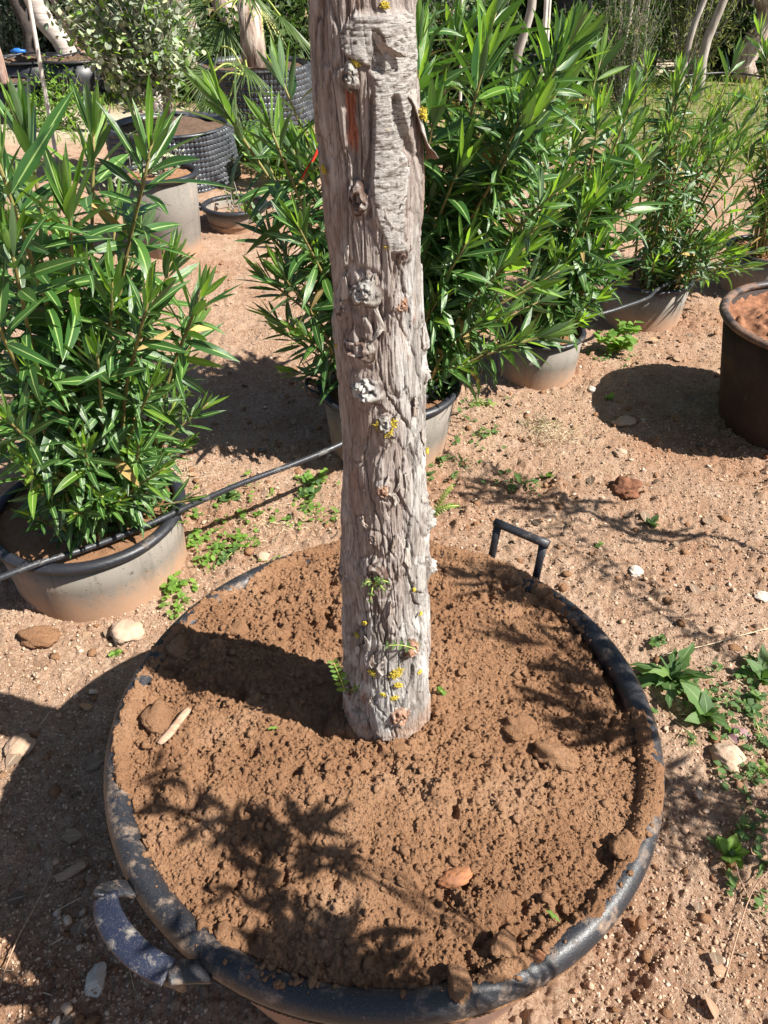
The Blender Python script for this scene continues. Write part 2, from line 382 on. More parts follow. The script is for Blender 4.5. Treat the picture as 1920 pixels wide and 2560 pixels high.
def gh(x, y, fine=True):
    x = np.atleast_1d(np.asarray(x, float)); y = np.atleast_1d(np.asarray(y, float))
    h = .018*fbm(x*1.1, y*1.1, 1, 3)+.018*fbm(x*4.5, y*4.5, 2, 5)
    if fine:
        d = np.hypot(x, y); red, g, p = masks(x, y)
        k = np.clip(1.5-d/7, .15, 1)*(1-.8*p)
        tex = np.maximum(clods(x, y, .045, 21, .35), clods(x, y, .020, 22, .6))
        tex = np.maximum(tex, clods(x, y, .011, 23, .9)*1.2)+1.0*clods(x, y, .0065, 24, .95)
        h = h+k*tex*(.75+.35*fbm(x*3, y*3, 6, 2))+k*.006*fbm(x*75, y*75, 79, 2)
        h = h+red*(.016*fbm(x*28, y*28, 7, 4)+clods(x, y, .035, 25, .7)*.9+clods(x, y, .014, 26, .8)*.8)
        h = h+.0035*fbm(x*40, y*40, 77, 3)*k
    return h
def g1(x, y): return float(gh([x], [y], False)[0])
def build_ground():
    dep = np.radians(np.concatenate([np.linspace(80, 12, 600), np.linspace(11.9, 1.0, 90), [.6, .35, .2]]))
    r = CH/np.tan(dep)
    half = np.radians(np.interp(r, [.2, .6, 1.2, 2.5, 6], [78, 66, 52, 42, 36])); uu = np.linspace(-1, 1, 640); vv = np.linspace(0, 1, 62)[1:-1]; a = np.zeros(700)
    A = np.concatenate([np.pi/2+half[:, None]*uu[None], np.pi/2+half[:, None]+(2*np.pi-2*half[:, None])*vv[None]], 1); R = np.repeat(r[:, None], 700, 1); X = R*np.cos(A); Y = R*np.sin(A)
    Z = gh(X.ravel(), Y.ravel()).reshape(X.shape)
    Z = np.where(R > 30, 0, Z)
    V = np.stack([X, Y, Z], -1).reshape(-1, 3); n = len(a)
    V = np.concatenate([V, [[0, 0, 0]]]); c = len(V)-1
    cap = np.array([[c, k, (k+1) % n] for k in range(n)])
    red, g, p = masks(V[:, 0], V[:, 1])
    me = mesh('ground', V, [gridF(n, len(r), True)[:, ::-1], cap], colr=np.stack([red, g, p], 1))
    o = link('ground', me, mat=MAT['ground']); tag(o, kind='structure', label='sandy reddish nursery ground with grit and clods')
build_ground()
def scatter_lumps(name, pts, sizes, mat, subs=1, flat=.6, parent=None):
    V0, F0 = ICO1 if subs == 1 else ICO2; Vs = []; n = len(pts)
    jit = 1+1.0*(rs.rand(n, len(V0), 1)-.5)
    S = np.stack([sizes*(.8+.5*rs.rand(n)), sizes*(.8+.5*rs.rand(n)), sizes*flat], 1)[:, None, :]
    V = V0[None]*jit*S; a = rs.rand(n)*6.28; ca, sa = np.cos(a)[:, None], np.sin(a)[:, None]
    X = V[..., 0]*ca-V[..., 1]*sa; Y = V[..., 0]*sa+V[..., 1]*ca
    V = np.stack([X, Y, V[..., 2]], -1)+pts[:, None, :]
    F = (F0[None]+(np.arange(n)*len(V0))[:, None, None]).reshape(-1, 3)
    return link(name, mesh(name, V.reshape(-1, 3), F, smooth=False), parent, mat)
def grit(name, pts, sizes, mat, flat=.7, parent=None, seed=0):
    """tens of thousands of stone chips: a point cloud whose points carry a faceted chip each"""
    n = len(pts); r = np.random.RandomState(seed); me = bpy.data.meshes.new(name); me.vertices.add(n); me.vertices.foreach_set('co', np.asarray(pts, np.float32).ravel())
    a = me.attributes.new('chip_scale', 'FLOAT_VECTOR', 'POINT')
    S = np.stack([sizes*(.7+.7*r.rand(n)), sizes*(.7+.7*r.rand(n)), sizes*flat*(.6+.8*r.rand(n))], 1); a.data.foreach_set('vector', S.astype(np.float32).ravel())
    a = me.attributes.new('chip_turn', 'FLOAT_VECTOR', 'POINT'); a.data.foreach_set('vector', ((r.rand(n, 3)-.5)*np.array([1.6, 1.6, 6.28])).astype(np.float32).ravel())
    o = link(name, me, parent, None); g = bpy.data.node_groups.new(name, 'GeometryNodeTree')
    g.interface.new_socket('Geometry', in_out='INPUT', socket_type='NodeSocketGeometry'); g.interface.new_socket('Geometry', in_out='OUTPUT', socket_type='NodeSocketGeometry')
    N = g.nodes.new; i = N('NodeGroupInput'); out = N('NodeGroupOutput'); ic = N('GeometryNodeMeshIcoSphere'); ic.inputs['Radius'].default_value = 1; ic.inputs['Subdivisions'].default_value = 1
    sm = N('GeometryNodeSetMaterial'); sm.inputs['Material'].default_value = mat; ip = N('GeometryNodeInstanceOnPoints')
    def attr(nm): q = N('GeometryNodeInputNamedAttribute'); q.data_type = 'FLOAT_VECTOR'; q.inputs['Name'].default_value = nm; return q.outputs[0]
    L = g.links.new; L(ic.outputs[0], sm.inputs[0]); L(i.outputs[0], ip.inputs['Points']); L(sm.outputs[0], ip.inputs['Instance']); L(attr('chip_scale'), ip.inputs['Scale']); L(attr('chip_turn'), ip.inputs['Rotation']); L(ip.outputs[0], out.inputs[0])
    md = o.modifiers.new('chips', 'NODES'); md.node_group = g; me.materials.append(mat); return o
def ground_pts(n, dmax=4.5, dmin=.5, ang=34):
    y = .25+(dmax-.25)*rs.rand(n)**1.15; x = (2*rs.rand(n)-1)*(.85+.52*y)
    k = np.hypot(x, y-.888) > .47; return x[k], y[k]
x, y = ground_pts(150000, 4.4, .45); sz = .0010+.0034*rs.rand(len(x))**3
o = grit('grit', np.stack([x, y, gh(x, y)+sz*.35], 1), sz, MAT['grit'], .75, seed=5); tag(o, 'fine sandy grit covering the ground', kind='stuff')
x, y = ground_pts(7000); sz = .0016+.0085*rs.rand(len(x))**8
o = scatter_lumps('gravel', np.stack([x, y, gh(x, y)+sz*.2], 1), sz, MAT['pebble']); tag(o, 'fine pale gravel strewn over the sandy ground', kind='stuff')
x, y = ground_pts(6000, 5); sz = .002+.013*rs.rand(len(x))**5
o = scatter_lumps('earth_crumbs', np.stack([x, y, gh(x, y)+sz*.2], 1), sz, MAT['soil'], flat=.75); tag(o, 'brown earth crumbs strewn over the sandy ground', kind='stuff')
# straw litter
def sticks(n, xs, ys, zs, ln, rad):
    parts = []
    for i in range(n):
        a = random.random()*6.28; l = ln*(.4+random.random()); p = Vector((xs[i], ys[i], zs[i]+.004)); d = Vector((math.cos(a), math.sin(a), .12*(random.random()-.3)))*l/2
        b = Vector((-d.y, d.x, 0))*.2*(random.random()-.5)
        parts.append(tube([p-d, p+b, p+d], rad*(.6+random.random()*.8), 3, False))
    return join(parts)
x, y = ground_pts(420, 6, .6)
V, F = sticks(len(x), x, y, gh(x, y), .05, .0009)
tag(link('straw_litter', mesh('straw_litter', V, F), mat=MAT['straw']), 'thin dry straw scattered over the ground', kind='stuff')

# ---------------------------------------------------------------- tub with the tree
TC = Vector((0, .888, 0)); RZ = .45
tub = empty('tree_tub', TC, 'very large round black tub with two handles, filled with brown soil, foreground', 'tub')
def rimprof(rc, zc, a, b, n=18, th0=-200, th1=200):
    return [(rc+a*math.cos(math.radians(90-t)), zc+b*math.sin(math.radians(90-t))) for t in np.linspace(th0*.9, th1*.9, n)]
prof = [(.405, 0), (.425, .10), (.440, .22), (.4515, .36), (.462, .405), (.470, .418)]
V, F = lathe(prof, 0, .888, 128, .004)
link('tub_wall', mesh('tub_wall', V, F), tub, MAT['wall_tub'])
pr = [(.4770+.0230*math.cos(t), .424+.026*math.sin(t)) for t in np.linspace(-1.9, 4.2, 26)]
V, F = lathe(pr, 0, .888, 200, .0035, 3)
link('rim', mesh('rim', V, F), tub, MAT['rim'])
# the soil: reach of the soil over the rim, per angle (degrees, counter-clockwise from +x)
REACH = [(0, .478), (6, .452), (20, .455), (30, .462), (42, .487), (60, .497), (85, .498), (105, .494), (120, .478), (133, .468), (142, .488), (150, .484), (160, .476), (172, .490), (186, .492), (196, .480), (203, .452),
         (215, .449), (228, .449), (236, .462), (243, .450), (262, .449), (272, .452), (285, .468), (292, .482), (303, .476), (312, .486), (320, .478), (328, .488), (335, .492), (347, .498), (352, .494), (360, .478)]
def rimtop(r): return .424+.026*np.sqrt(np.maximum(0, 1-((r-.477)/.0230)**2))
def soilz(x, y):
    X = x; Y = y-.888; r = np.hypot(X, Y); a = np.degrees(np.arctan2(Y, X)) % 360
    reach = np.interp(a, [p[0] for p in REACH], [p[1] for p in REACH])+.015*fbm(X*15, Y*15, 41, 3)+.009*fbm(X*60, Y*60, 42, 4)
    base = .434+.010*fbm(X*4+3, Y*4, 51, 3)+.010*np.exp(-((X-.02)**2+(Y+.05)**2)/.05)
    base += .012*np.exp(-((X+.30)**2+(Y-.16)**2)/.015)+.010*np.exp(-((X+.08)**2+(Y-.30)**2)/.02)
    base += .018*np.exp(-((np.hypot(X-.005, Y-.012)-.088)/.024)**2)*np.clip(.7+fbm(X*20, Y*20, 69, 3), 0, 1.5)
    base -= .034*np.exp(-((X+.10)**2+(Y-.0)**2)/.0022)                 # hollow by the trunk
    base -= .012*np.exp(-((X+.09)**2+(Y-.12)**2)/.008)
    wx = x+.004*fbm(x*60, y*60, 161, 3); wy = y+.004*fbm(x*60, y*60, 162, 3)
    rock = np.maximum(clods(wx, wy, .06, 61, .16)*.8, clods(wx, wy, .028, 62, .32)*.9)
    rock = np.maximum(rock, clods(wx, wy, .0125, 63, .8)*1.25)
    smooth = np.maximum(np.clip(1.25-np.hypot(X+.03, (Y+.20)*1.4)/.10, 0, 1), np.clip(fbm(X*5+2, Y*5, 67, 3)*3-.6, 0, .8))
    tex = rock*.8+clods(wx, wy, .0070, 64, .95)*1.5+.0095*fbm(x*42, y*42, 65, 5)+.0022*fbm(x*230, y*230, 165, 2)
    pit = np.clip(fbm(x*26, y*26, 66, 4)-.28, 0, 1)*.045
    tex = tex*(1-.75*smooth)-pit*(1-smooth)
    inner = base+tex
    edge = np.clip((reach-r)/.012, -1, 1)
    on = rimtop(r)+.003+.75*tex+.005*fbm(X*30, Y*30, 71, 3)
    over = r > .4555
    z = np.where(over, np.where(reach > r, on-np.clip(1-(reach-r)/.006, 0, 1)*.009, rimtop(r)-.03), inner)
    # groove between soil and inner rim where the soil stops short
    short = np.clip((.470-reach)/.012, 0, 1)*np.clip(1.4-np.abs(((a-14+180) % 360)-180)/16, 0, 1)*1.5
    z = z-np.where(~over, short*.018*np.clip((r-.428)/.02, 0, 1), 0)
    z = np.where(over & (reach < r), np.minimum(z, .40), z)
    return z
n = 540; g = np.linspace(-.502, .502, n); X, Y = np.meshgrid(g, g+.888); Z = soilz(X.ravel(), Y.ravel()).reshape(n, n)
V = np.stack([X, Y, Z], -1).reshape(-1, 3); F = gridF(n, n)
rr = np.hypot(V[:, 0], V[:, 1]-.888); F = F[(rr[F] < .4985).all(1)]
us = np.unique(F); mp = np.zeros(len(V), int); mp[us] = np.arange(len(us))
soil = link('soil', mesh('soil', V[us], mp[F]), tub, MAT['soil'])
def sz1(x, y): return float(soilz(np.array([x]), np.array([y]))[0])
# crumbs on soil and on the rim
a = rs.rand(42000)*2*np.pi; r = .492*np.sqrt(rs.rand(42000)); x = r*np.cos(a); y = .888+r*np.sin(a); s = .0006+.0022*rs.rand(42000)**3.5; zc = soilz(x, y)
kp = ~((r > .4555) & (zc < rimtop(r)-.001)); x, y, s, zc = x[kp], y[kp], s[kp], zc[kp]
o = grit('soil_grains', np.stack([x, y, zc+s*.2], 1), s, MAT['soil'], .85, tub, 6); o['kind'] = 'stuff'
a = rs.rand(5200)*2*np.pi; r = .46*np.sqrt(rs.rand(5200)); x = r*np.cos(a); y = .888+r*np.sin(a); s = .0013+.0065*rs.rand(5200)**6
o = scatter_lumps('soil_crumbs', np.stack([x, y, soilz(x, y)+s*.3], 1), s, MAT['soil'], flat=.8, parent=tub); o['kind'] = 'stuff'
a = rs.rand(700)*2*np.pi; a = a+.25*np.sin(a*5)+.1*np.sin(a*13); r = .456+.030*rs.rand(700)**1.5; x = r*np.cos(a); y = .888+r*np.sin(a); s = .0009+.006*rs.rand(700)**6
o = scatter_lumps('rim_crumbs', np.stack([x, y, rimtop(r)+s*.35], 1), s, MAT['soil'], flat=.7, parent=tub); o['kind'] = 'stuff'
# handles
def strap(path, across, wid, th):
    """flat bar along path; across(i) gives the width direction"""
    P = [Vector(p) for p in path]; V = []; n = len(P); rows = []
    for i, p in enumerate(P):
        t = (P[min(i+1, n-1)]-P[max(i-1, 0)]).normalized(); a = across(i/(n-1)).normalized(); a = (a-t*a.dot(t)).normalized(); b = t.cross(a)
        w = wid(i/(n-1)) if callable(wid) else wid
        for (u, v) in ((-1, -.5), (-.9, .5), (-.45, .9), (.45, .9), (.9, .5), (1, -.5), (.86, -.9), (-.86, -.9)):
            V.append(p+a*u*w/2+b*v*th)
    V = np.array([tuple(v) for v in V]); Fs = [gridF(8, n, True)]
    c = len(V); V = np.concatenate([V, [V[:8].mean(0), V[-8:].mean(0)]])
    Fs.append(np.array([[c, (k+1) % 8, k] for k in range(8)]+[[c+1, (n-1)*8+k, (n-1)*8+(k+1) % 8] for k in range(8)])); return V, Fs
def pol(r, deg, z): return Vector((r*math.cos(math.radians(deg)), .888+r*math.sin(math.radians(deg)), z))
# near left handle
ha = [gp(248, 2262, .468), gp(285, 2330, .475), gp(345, 2405, .478), (gp(430, 2462, .475))]
H0, H1 = 198.5, 224.5
pa = catmull([gp(258, 2254, .462), gp(285, 2314, .468), gp(355, 2392, .468), gp(424, 2432, .464)], 8)
pa = catmull([gp(262, 2240, .462), gp(270, 2286, .467), gp(304, 2344, .470), (gp(358, 2396, .470)), gp(422, 2432, .465)], 6)
p1 = strap(pa, lambda t: Vector((.66, .72, .06)), lambda t: .037+.003*math.sin(t*3.1), .0045)
for pts_, w_ in (([(334, 2228, .424), (302, 2222, .440), (262, 2232, .458), (256, 2244, .462)], .030), ([(520, 2430, .420), (480, 2430, .440), (440, 2432, .458), (418, 2436, .465)], .034)):
    P_ = catmull([gp(*q) for q in pts_], 5); LUG = globals().setdefault('LUGS', []); d_ = (P_[-1]-P_[0]); LUG.append(strap(P_, lambda t, d_=d_: d_.cross(Vector((0, 0, 1))), w_, .006))
P_ = catmull([gp(424, 2436, .457), gp(446, 2456, .40), gp(462, 2476, .32)], 5); LUGS.append(strap(P_, lambda t: Vector((.7, .7, 0)), lambda t: .036-.026*t, .003))
hd = link('handle', mesh('handle', *p1, smooth=False), tub, MAT['handle'])
for g_ in LUGS: link('handle_lug', mesh('handle_lug', *g_, smooth=False), hd, MAT['rim'], loc=(0, 0, 0))
# far right handle (upright)
A = gd(1062, 1205, .43); B = gd(1158, 1248, .43)
up = Vector((.012, .03, .078))
A2 = A+up+Vector((.0, 0, 0)); B2 = B+up
ml = (B-A).normalized()
p = [strap([A+Vector((-.004, 0, -.03)), A, A+up*.5, A2], lambda t: ml, lambda t: .020-.004*math.sin(t*3.1), .006),
     strap([B+Vector((.004, 0, -.03)), B, B+up*.5, B2], lambda t: ml, lambda t: .020-.004*math.sin(t*3.1), .006),
     strap([A2-ml*.010, A2+ml*.02, B2-ml*.02, B2+ml*.012], lambda t: Vector((0, .75, .4)), .020, .007)]
V, F = join(p); link('handle', mesh('handle', V, F), tub, MAT['rimblack'])

# ---------------------------------------------------------------- the tree
TY = .900
Zt = [.30, .40, .45, .56, .72, .90, 1.07, 1.31, 1.457, 1.54, 1.9, 2.4, 3.0]
Rt = [.086, .080, .0755,   .0725, .068, .0605, .0550, .0530, .0512, .0485, .048, .046, .038]
Xt = [.006, .005, .005, .005, .003, .001, -.002, -.0126, -.020, -.023, -.040, -.06, -.08]
def trad(z): return np.interp(z, Zt, Rt)
def tcx(z): return np.interp(z, Zt, Xt)
def trunk_hit(px, py):
    """(theta, z) of a photo pixel on the trunk; theta=0 faces the camera (-y), + to the right"""
    d = ray(px, py); t = (TY-.06)/d.y
    for _ in range(20):
        z = CH+d.z*t; R = float(trad(z)); cx = float(tcx(z))
        # solve (tx-cx)^2+(ty-TY)^2=R^2
        a = d.x**2+d.y**2; b = -2*(d.x*cx+d.y*TY); c = cx*cx+TY*TY-R*R; D = b*b-4*a*c
        t = (-b-math.sqrt(max(D, 0)))/(2*a)
    p = d*t; th = math.atan2(p.x-cx, -(p.y-TY)); return th, CH+d.z*t
def td(x, y): return trunk_hit(x*DS, y*DS)
def tpos(th, z, dr=0):
    R = float(trad(z))+dr; return Vector((float(tcx(z))+R*math.sin(th), TY-R*math.cos(th), z))
tree = empty('tree', (0, TY, .40), 'leaning-free grey tree trunk with peeling bark and knots rising from the big tub', 'tree')
tree['label'] = 'tall tree with peeling grey bark and many knots, growing from the big soil-filled tub'
nt_, nz_ = 300, 900
th = np.concatenate([np.linspace(-1.75, 1.75, 262), np.linspace(1.75, 2*np.pi-1.75, 40)[1:-1]]); nt_ = len(th); zz = np.concatenate([np.linspace(.36, 1.62, nz_-60), np.linspace(1.63, 3.0, 60)])
TH, ZZ = np.meshgrid(th, zz); S = TH*.062
warp = .010*fbm(S*14, ZZ*5, 81, 3); tw = .22*np.clip(.85-ZZ, 0, 1)
Sw = S+warp-ZZ*tw*.4
def hcells(S_, Z_, a, b, seed): return cells(S_/a, Z_/b, seed)
# wrap-safe enough: the seam faces away from the camera
fib = 1-np.abs(fbm(Sw*210, ZZ*13, 82, 3)); fib2 = fbm(Sw*520, ZZ*40, 83, 2)
f1, f2, cr = hcells(Sw+.006*fbm(S*60, ZZ*40, 84, 3), ZZ+.012*fbm(S*50, ZZ*20, 85, 3), .020, .075, 86)
gap = np.clip(1-(f2-f1)/.10, 0, 1)
g1f, g2f, cr2 = hcells(Sw+.004*fbm(S*90, ZZ*60, 87, 3), ZZ+.01*fbm(S*70, ZZ*30, 88, 2), .055, .22, 89)
gap2 = np.clip(1-(g2f-g1f)/.06, 0, 1)
crk = np.clip(1.3-np.abs(fbm(Sw*75, ZZ*6.5, 90, 3))/.06, 0, 1)*np.clip(fbm(Sw*12, ZZ*5, 91, 2)+.35, 0, 1)
flk = np.clip(fbm(Sw*45, ZZ*12, 95, 3)*6, 0, 1)                # step-edged flakes
fibs = np.clip(1-np.abs(fbm(Sw*170, ZZ*9, 182, 3))/.14, 0, 1); fibf = np.clip(1-np.abs(fbm(Sw*330, ZZ*16, 183, 2))/.2, 0, 1)
ridg = np.round((fbm(Sw*38, ZZ*8, 184, 3))*4)/4                 # stepped bark layers
H = .0010*fib+.0006*fib2+.0026*(cr-.5)+.0030*(cr2-.5)-.0024*gap*(cr > .35)-.0028*gap2-.0040*crk+.0026*flk+.0020*ridg-.0009*fibs-.0004*fibf
p1_, p2_, pc_ = cells(S/.026+.35*fbm(S*40, ZZ*14, 191, 3), ZZ/.095+.5*fbm(S*30, ZZ*9, 192, 3), 193)   # flat loose plates lying over the fibres
plate = np.clip((p2_-p1_-.10)/.03, 0, 1)*(pc_ > .45)*np.clip(.5+2*fbm(S*9, ZZ*4, 194, 2), 0, 1)
H = H*(1-.55*plate)+plate*(.0022+.0020*pc_)
H += .0026*fbm(S*12, ZZ*8, 93, 2)
def region(pts):
    """soft polygon given as (x0,x1) bounds per y in view pixels -> mask on (TH,ZZ)"""
    rows = []
    for y, x0, x1 in pts:
        a, z = td(x0, y); b, _ = td(x1, y); rows.append((z, a, b))
    rows.sort(); zs = [r[0] for r in rows]
    lo = np.interp(ZZ, zs, [r[1] for r in rows]); hi = np.interp(ZZ, zs, [r[2] for r in rows])
    wv = .06*fbm(TH*4, ZZ*70, 97, 4)
    m = np.clip((TH-lo+wv)/.05, 0, 1)*np.clip((hi-TH+wv)/.05, 0, 1)
    return m*np.clip((ZZ-zs[0])/.006, 0, 1)*np.clip((zs[-1]-ZZ)/.006, 0, 1)
m_pl = region([(20, 770, 880), (70, 735, 885), (110, 742, 888), (130, 770, 890), (145, 800, 890), (250, 806, 878), (420, 800, 872), (470, 812, 868), (550, 840, 866)])
crackH = np.clip(1-np.abs(fbm(S*42, ZZ*190, 98, 2))/.16, 0, 1)
H = H*(1-.85*m_pl)+m_pl*(.0062-.0017*crackH+.0010*fbm(S*25, ZZ*20, 99, 2))
m_red = region([(185, 744, 766), (230, 746, 768), (300, 750, 772), (335, 757, 775)])
m_gr = region([(150, 738, 768), (200, 740, 772), (330, 752, 780), (400, 762, 782)])
H -= .0050*m_gr
m_g2 = region([(180, 797, 806), (300, 798, 807), (360, 786, 806), (415, 775, 800), (430, 780, 792)])
H -= .0075*m_g2
m_g3 = region([(60, 802, 812), (100, 800, 830), (150, 800, 825), (165, 808, 822)])
H -= .0085*m_g3
m_g4 = region([(200, 841, 852), (240, 842, 862), (280, 846, 872), (320, 856, 884), (343, 868, 888)])
H -= .0085*m_g4
H *= np.clip((ZZ-.36)/.1, .6, 1)
# swelling round the knots (view pixels, radius px)
KN = [(775, 430, 23, 1), (868, 530, 22, 1), (790, 630, 29, 0), (860, 657, 17, 2), (777, 750, 29, 1), (790, 838, 32, 3), (828, 1057, 17, 2), (916, 1118, 26, 0), (760, 163, 19, 0), (812, 1238, 30, 1), (886, 1398, 20, 2),
      (742, 668, 14, 1), (916, 745, 13, 0), (918, 810, 14, 0), (935, 1222, 18, 3), (745, 1240, 18, 1), (830, 915, 17, 0), (808, 1160, 14, 1), (860, 1540, 24, 2), (755, 1480, 18, 1)]
kinfo = []; KD = np.zeros_like(TH)
for (kx, ky, kr, kk) in KN:
    a, z = td(min(max(kx, 742 if ky > 900 else kx), 922), ky); d = (tpos(a, z)-Vector((0, 0, CH))).length
    r = 1.12*kr*DS/FPX*d; kinfo.append((a, z, r, kk))
    q = np.hypot((TH-a)*trad(z), (ZZ-z)*.8)/r
    H += .0055*np.exp(-(q/1.35)**2)*(1 if kk != 3 else 1.3)-.0022*np.exp(-((q-1.22)/.16)**2)*(fbm(S*60, ZZ*60, 188, 2)+.6)
    KD = np.maximum(KD, .6*np.exp(-((q-1.18)/.2)**2)*np.clip(.6+fbm(S*80, ZZ*80, 189, 2), 0, 1))
R = trad(ZZ)+H; flare = .006*np.clip((.50-ZZ)/.1, 0, 1)*(1+.8*fbm(TH*1.5, ZZ*4, 197, 2)); R = R+flare
V = np.stack([tcx(ZZ)+R*np.sin(TH), TY-R*np.cos(TH), ZZ], -1).reshape(-1, 3)
c0 = np.array([.385, .36, .335]); c1 = np.array([.56, .54, .515]); c2 = np.array([.22, .175, .15]); org = np.array([.42, .20, .11]); gry = np.array([.33, .31, .29]); red = np.array([.50, .12, .04]); wht = np.array([.62, .60, .57])
def mixc(a, b, t): return a*(1-t[..., None])+b*t[..., None]
C = mixc(np.broadcast_to(c0, TH.shape+(3,)), c1, np.clip(fbm(Sw*60, ZZ*10, 101, 4)*1.6+.4, 0, 1))
C = mixc(C, c2, np.clip((1-cr)*.8-.25, 0, .6))
C = mixc(C, c2*.32, np.clip(1.1*crk+.5*gap*(cr > .3)+.5*gap2, 0, .85))
C = mixc(C, c1*1.05, plate*.45*(pc_ > .7)); C = mixc(C, np.array([.34, .25, .21]), plate*.5*(pc_ < .6))
C = mixc(C, c2*.62, np.clip(.7*fibs+.3*fibf, 0, .6)*(.55+.45*np.clip(.5+fbm(S*20, ZZ*7, 185, 2), 0, 1)))
C = mixc(C, org, np.clip(fbm(Sw*22, ZZ*9, 102, 4)*3-1.15, 0, .75))
C = mixc(C, wht, np.clip(fbm(Sw*40, ZZ*26, 103, 4)*2.8-.6, 0, .75))
C = mixc(C, mixc(np.broadcast_to(gry, C.shape), c2*.6, crackH*.8), m_pl*.9)
C = mixc(C, c2*.45, KD)
C = mixc(C, red, np.clip(m_red*1.3, 0, 1)*np.clip(.9+fbm(S*90, ZZ*20, 104, 3), 0, 1))
C = mixc(C, np.array([.33, .24, .20]), np.clip(fbm(Sw*14, ZZ*3.5, 195, 3)*1.6, 0, .4)*(1-m_pl))
C = mixc(C, np.array([.36, .21, .13]), np.clip((.50+.02*fbm(S*40, ZZ*10, 196, 3)-ZZ)/.06, 0, .6))
tm = mesh('trunk', V, gridF(nt_, nz_, True), colr=C.reshape(-1, 3)); pa = tm.attributes.new('plate', 'FLOAT', 'POINT'); pa.data.foreach_set('value', m_pl.astype(np.float32).ravel()); link('trunk', tm, tree, MAT['bark'])
def knot(a, z, r, kk, seed):
    """a callused branch scar: wrinkled dome, rings and a hollow heart"""
    nn = 22; mm = 40; q = np.linspace(0, 1, nn); ph = np.linspace(0, 2*np.pi, mm, endpoint=False); Q, P = np.meshgrid(q, ph, indexing='ij')
    ux = Q*np.cos(P); uy = Q*np.sin(P)
    e = (1+.34*fbm(np.cos(P)*1.4+seed, np.sin(P)*1.4, seed, 4))*(1+.15*math.sin(seed)*np.cos(P*2))
    h = np.sqrt(np.clip(1-Q**2, 0, 1))*.55+.16*np.sin(Q*15+fbm(ux*2, uy*2, seed+2, 2)*3)*(Q > .25)*(1-Q)+.40*fbm(ux*3.6+seed, uy*3.6, seed+4, 4)-.25*np.clip(1-np.abs(fbm(ux*2.2+seed, uy*2.2, seed+14, 3))/.12, 0, 1)
    if kk == 1: h = h-.75*np.exp(-(Q/.36)**2)
    if kk == 3: h = h*1.25+.2*fbm(ux*5, uy*5, seed+8, 3)
    h = h*(1-Q**4)-.25*Q**4
    base = tpos(a, z); nrm = Vector((math.sin(a), -math.cos(a), .1)).normalized(); tx = Vector((math.cos(a), math.sin(a), 0)); tz = nrm.cross(tx)*-1
    tz = Vector((0, 0, 1)) if abs(tz.z) < .1 else tz*(1 if tz.z > 0 else -1)
    B = np.array(base-nrm*.0005)
    B = B+np.array(nrm)*.0062
    W = B+(ux*e)[..., None]*r*np.array(tx)+(uy*e)[..., None]*r*1.1*np.array(tz)+(h*r*.85)[..., None]*np.array(nrm)
    cc = [np.array([.42, .40, .37]), np.array([.22, .15, .12]), np.array([.44, .25, .16]), np.array([.52, .51, .48])][kk]
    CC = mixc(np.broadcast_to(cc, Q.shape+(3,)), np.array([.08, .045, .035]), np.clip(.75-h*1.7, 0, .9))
    CC = mixc(CC, np.array([.6, .57, .52]), np.clip(fbm(ux*4+seed, uy*4, seed+6, 3)*2-.3, 0, .7))
    F = gridF(mm, nn, True)
    return W.reshape(-1, 3), F, CC.reshape(-1, 3)
for i, (a, z, r, kk) in enumerate(kinfo):
    W, F, CC = knot(a, z, r, kk, 200+i*7); link('knot', mesh('knot', W, F, colr=CC), tree, MAT['bark'])
# curled bark plates peeling off
def flake(p_list, curl, wid, seed, colr=(.46, .42, .38), base=lambda t: 0):
    """p_list: (theta,z) of the attached edge from top to bottom; free edge lifts by curl"""
    nu, nv = 9, len(p_list)*5; V = []
    zs = np.linspace(0, 1, nv); ths = np.interp(zs, np.linspace(0, 1, len(p_list)), [p[0] for p in p_list]); zz_ = np.interp(zs, np.linspace(0, 1, len(p_list)), [p[1] for p in p_list])
    for j in range(nv):
        t = zs[j]; w_ = wid(t); c_ = curl(t)
        for i in range(nu):
            s = i/(nu-1); lift = .0035+c_*(s**1.8)+base(t); th_ = ths[j]+s*w_/float(trad(zz_[j]))
            jj = .0018*float(fbm(np.array([s*3+seed]), np.array([t*6.]), seed, 3)[0])
            V.append(tuple(tpos(th_, zz_[j]+jj*2, lift+jj+.002)))
    V = np.array(V); n = len(V); V2 = V.copy(); 
    cen = np.array([float(tcx(1.3)), TY, 0]); d = V-cen; d[:, 2] = 0; d /= np.linalg.norm(d, axis=1)[:, None]; V2 -= d*.0022
    F = gridF(nu, nv); F2 = F[:, ::-1]+n
    rim_ = [(j*nu, (j+1)*nu) for j in range(nv-1)]+[((j+1)*nu+nu-1, j*nu+nu-1) for j in range(nv-1)]+[(i+1, i) for i in range(nu-1)]+[((nv-1)*nu+i, (nv-1)*nu+i+1) for i in range(nu-1)]
    F3 = np.array([[a, b, b+n, a+n] for a, b in rim_])
    cc = np.concatenate([np.tile(colr, (n, 1)), np.tile((.30, .19, .13), (n, 1))])
    o = link('bark_flake', mesh('bark_flake', np.concatenate([V, V2]), [np.concatenate([F, F2, F3])], colr=cc), tree, MAT['bark']); return o
flake([td(893, 188), td(896, 230), td(899, 270), td(901, 310), td(901, 338)], lambda t: .001+.009*t, lambda t: -(.024*(1-t)**.8+.0065), 5, base=lambda t: .010*t**2)
flake([td(800, 70), td(806, 90), td(822, 112), td(830, 122)][::1], lambda t: .003+.010*t, lambda t: .003+.012*t, 6)
flake([td(800, 420), td(806, 470), td(815, 490)], lambda t: .002+.003*t, lambda t: .012+.004*t, 7)
flake([td(866, 360), td(858, 420), td(850, 440)], lambda t: .002+.004*t, lambda t: .006, 8, (.5, .47, .44))
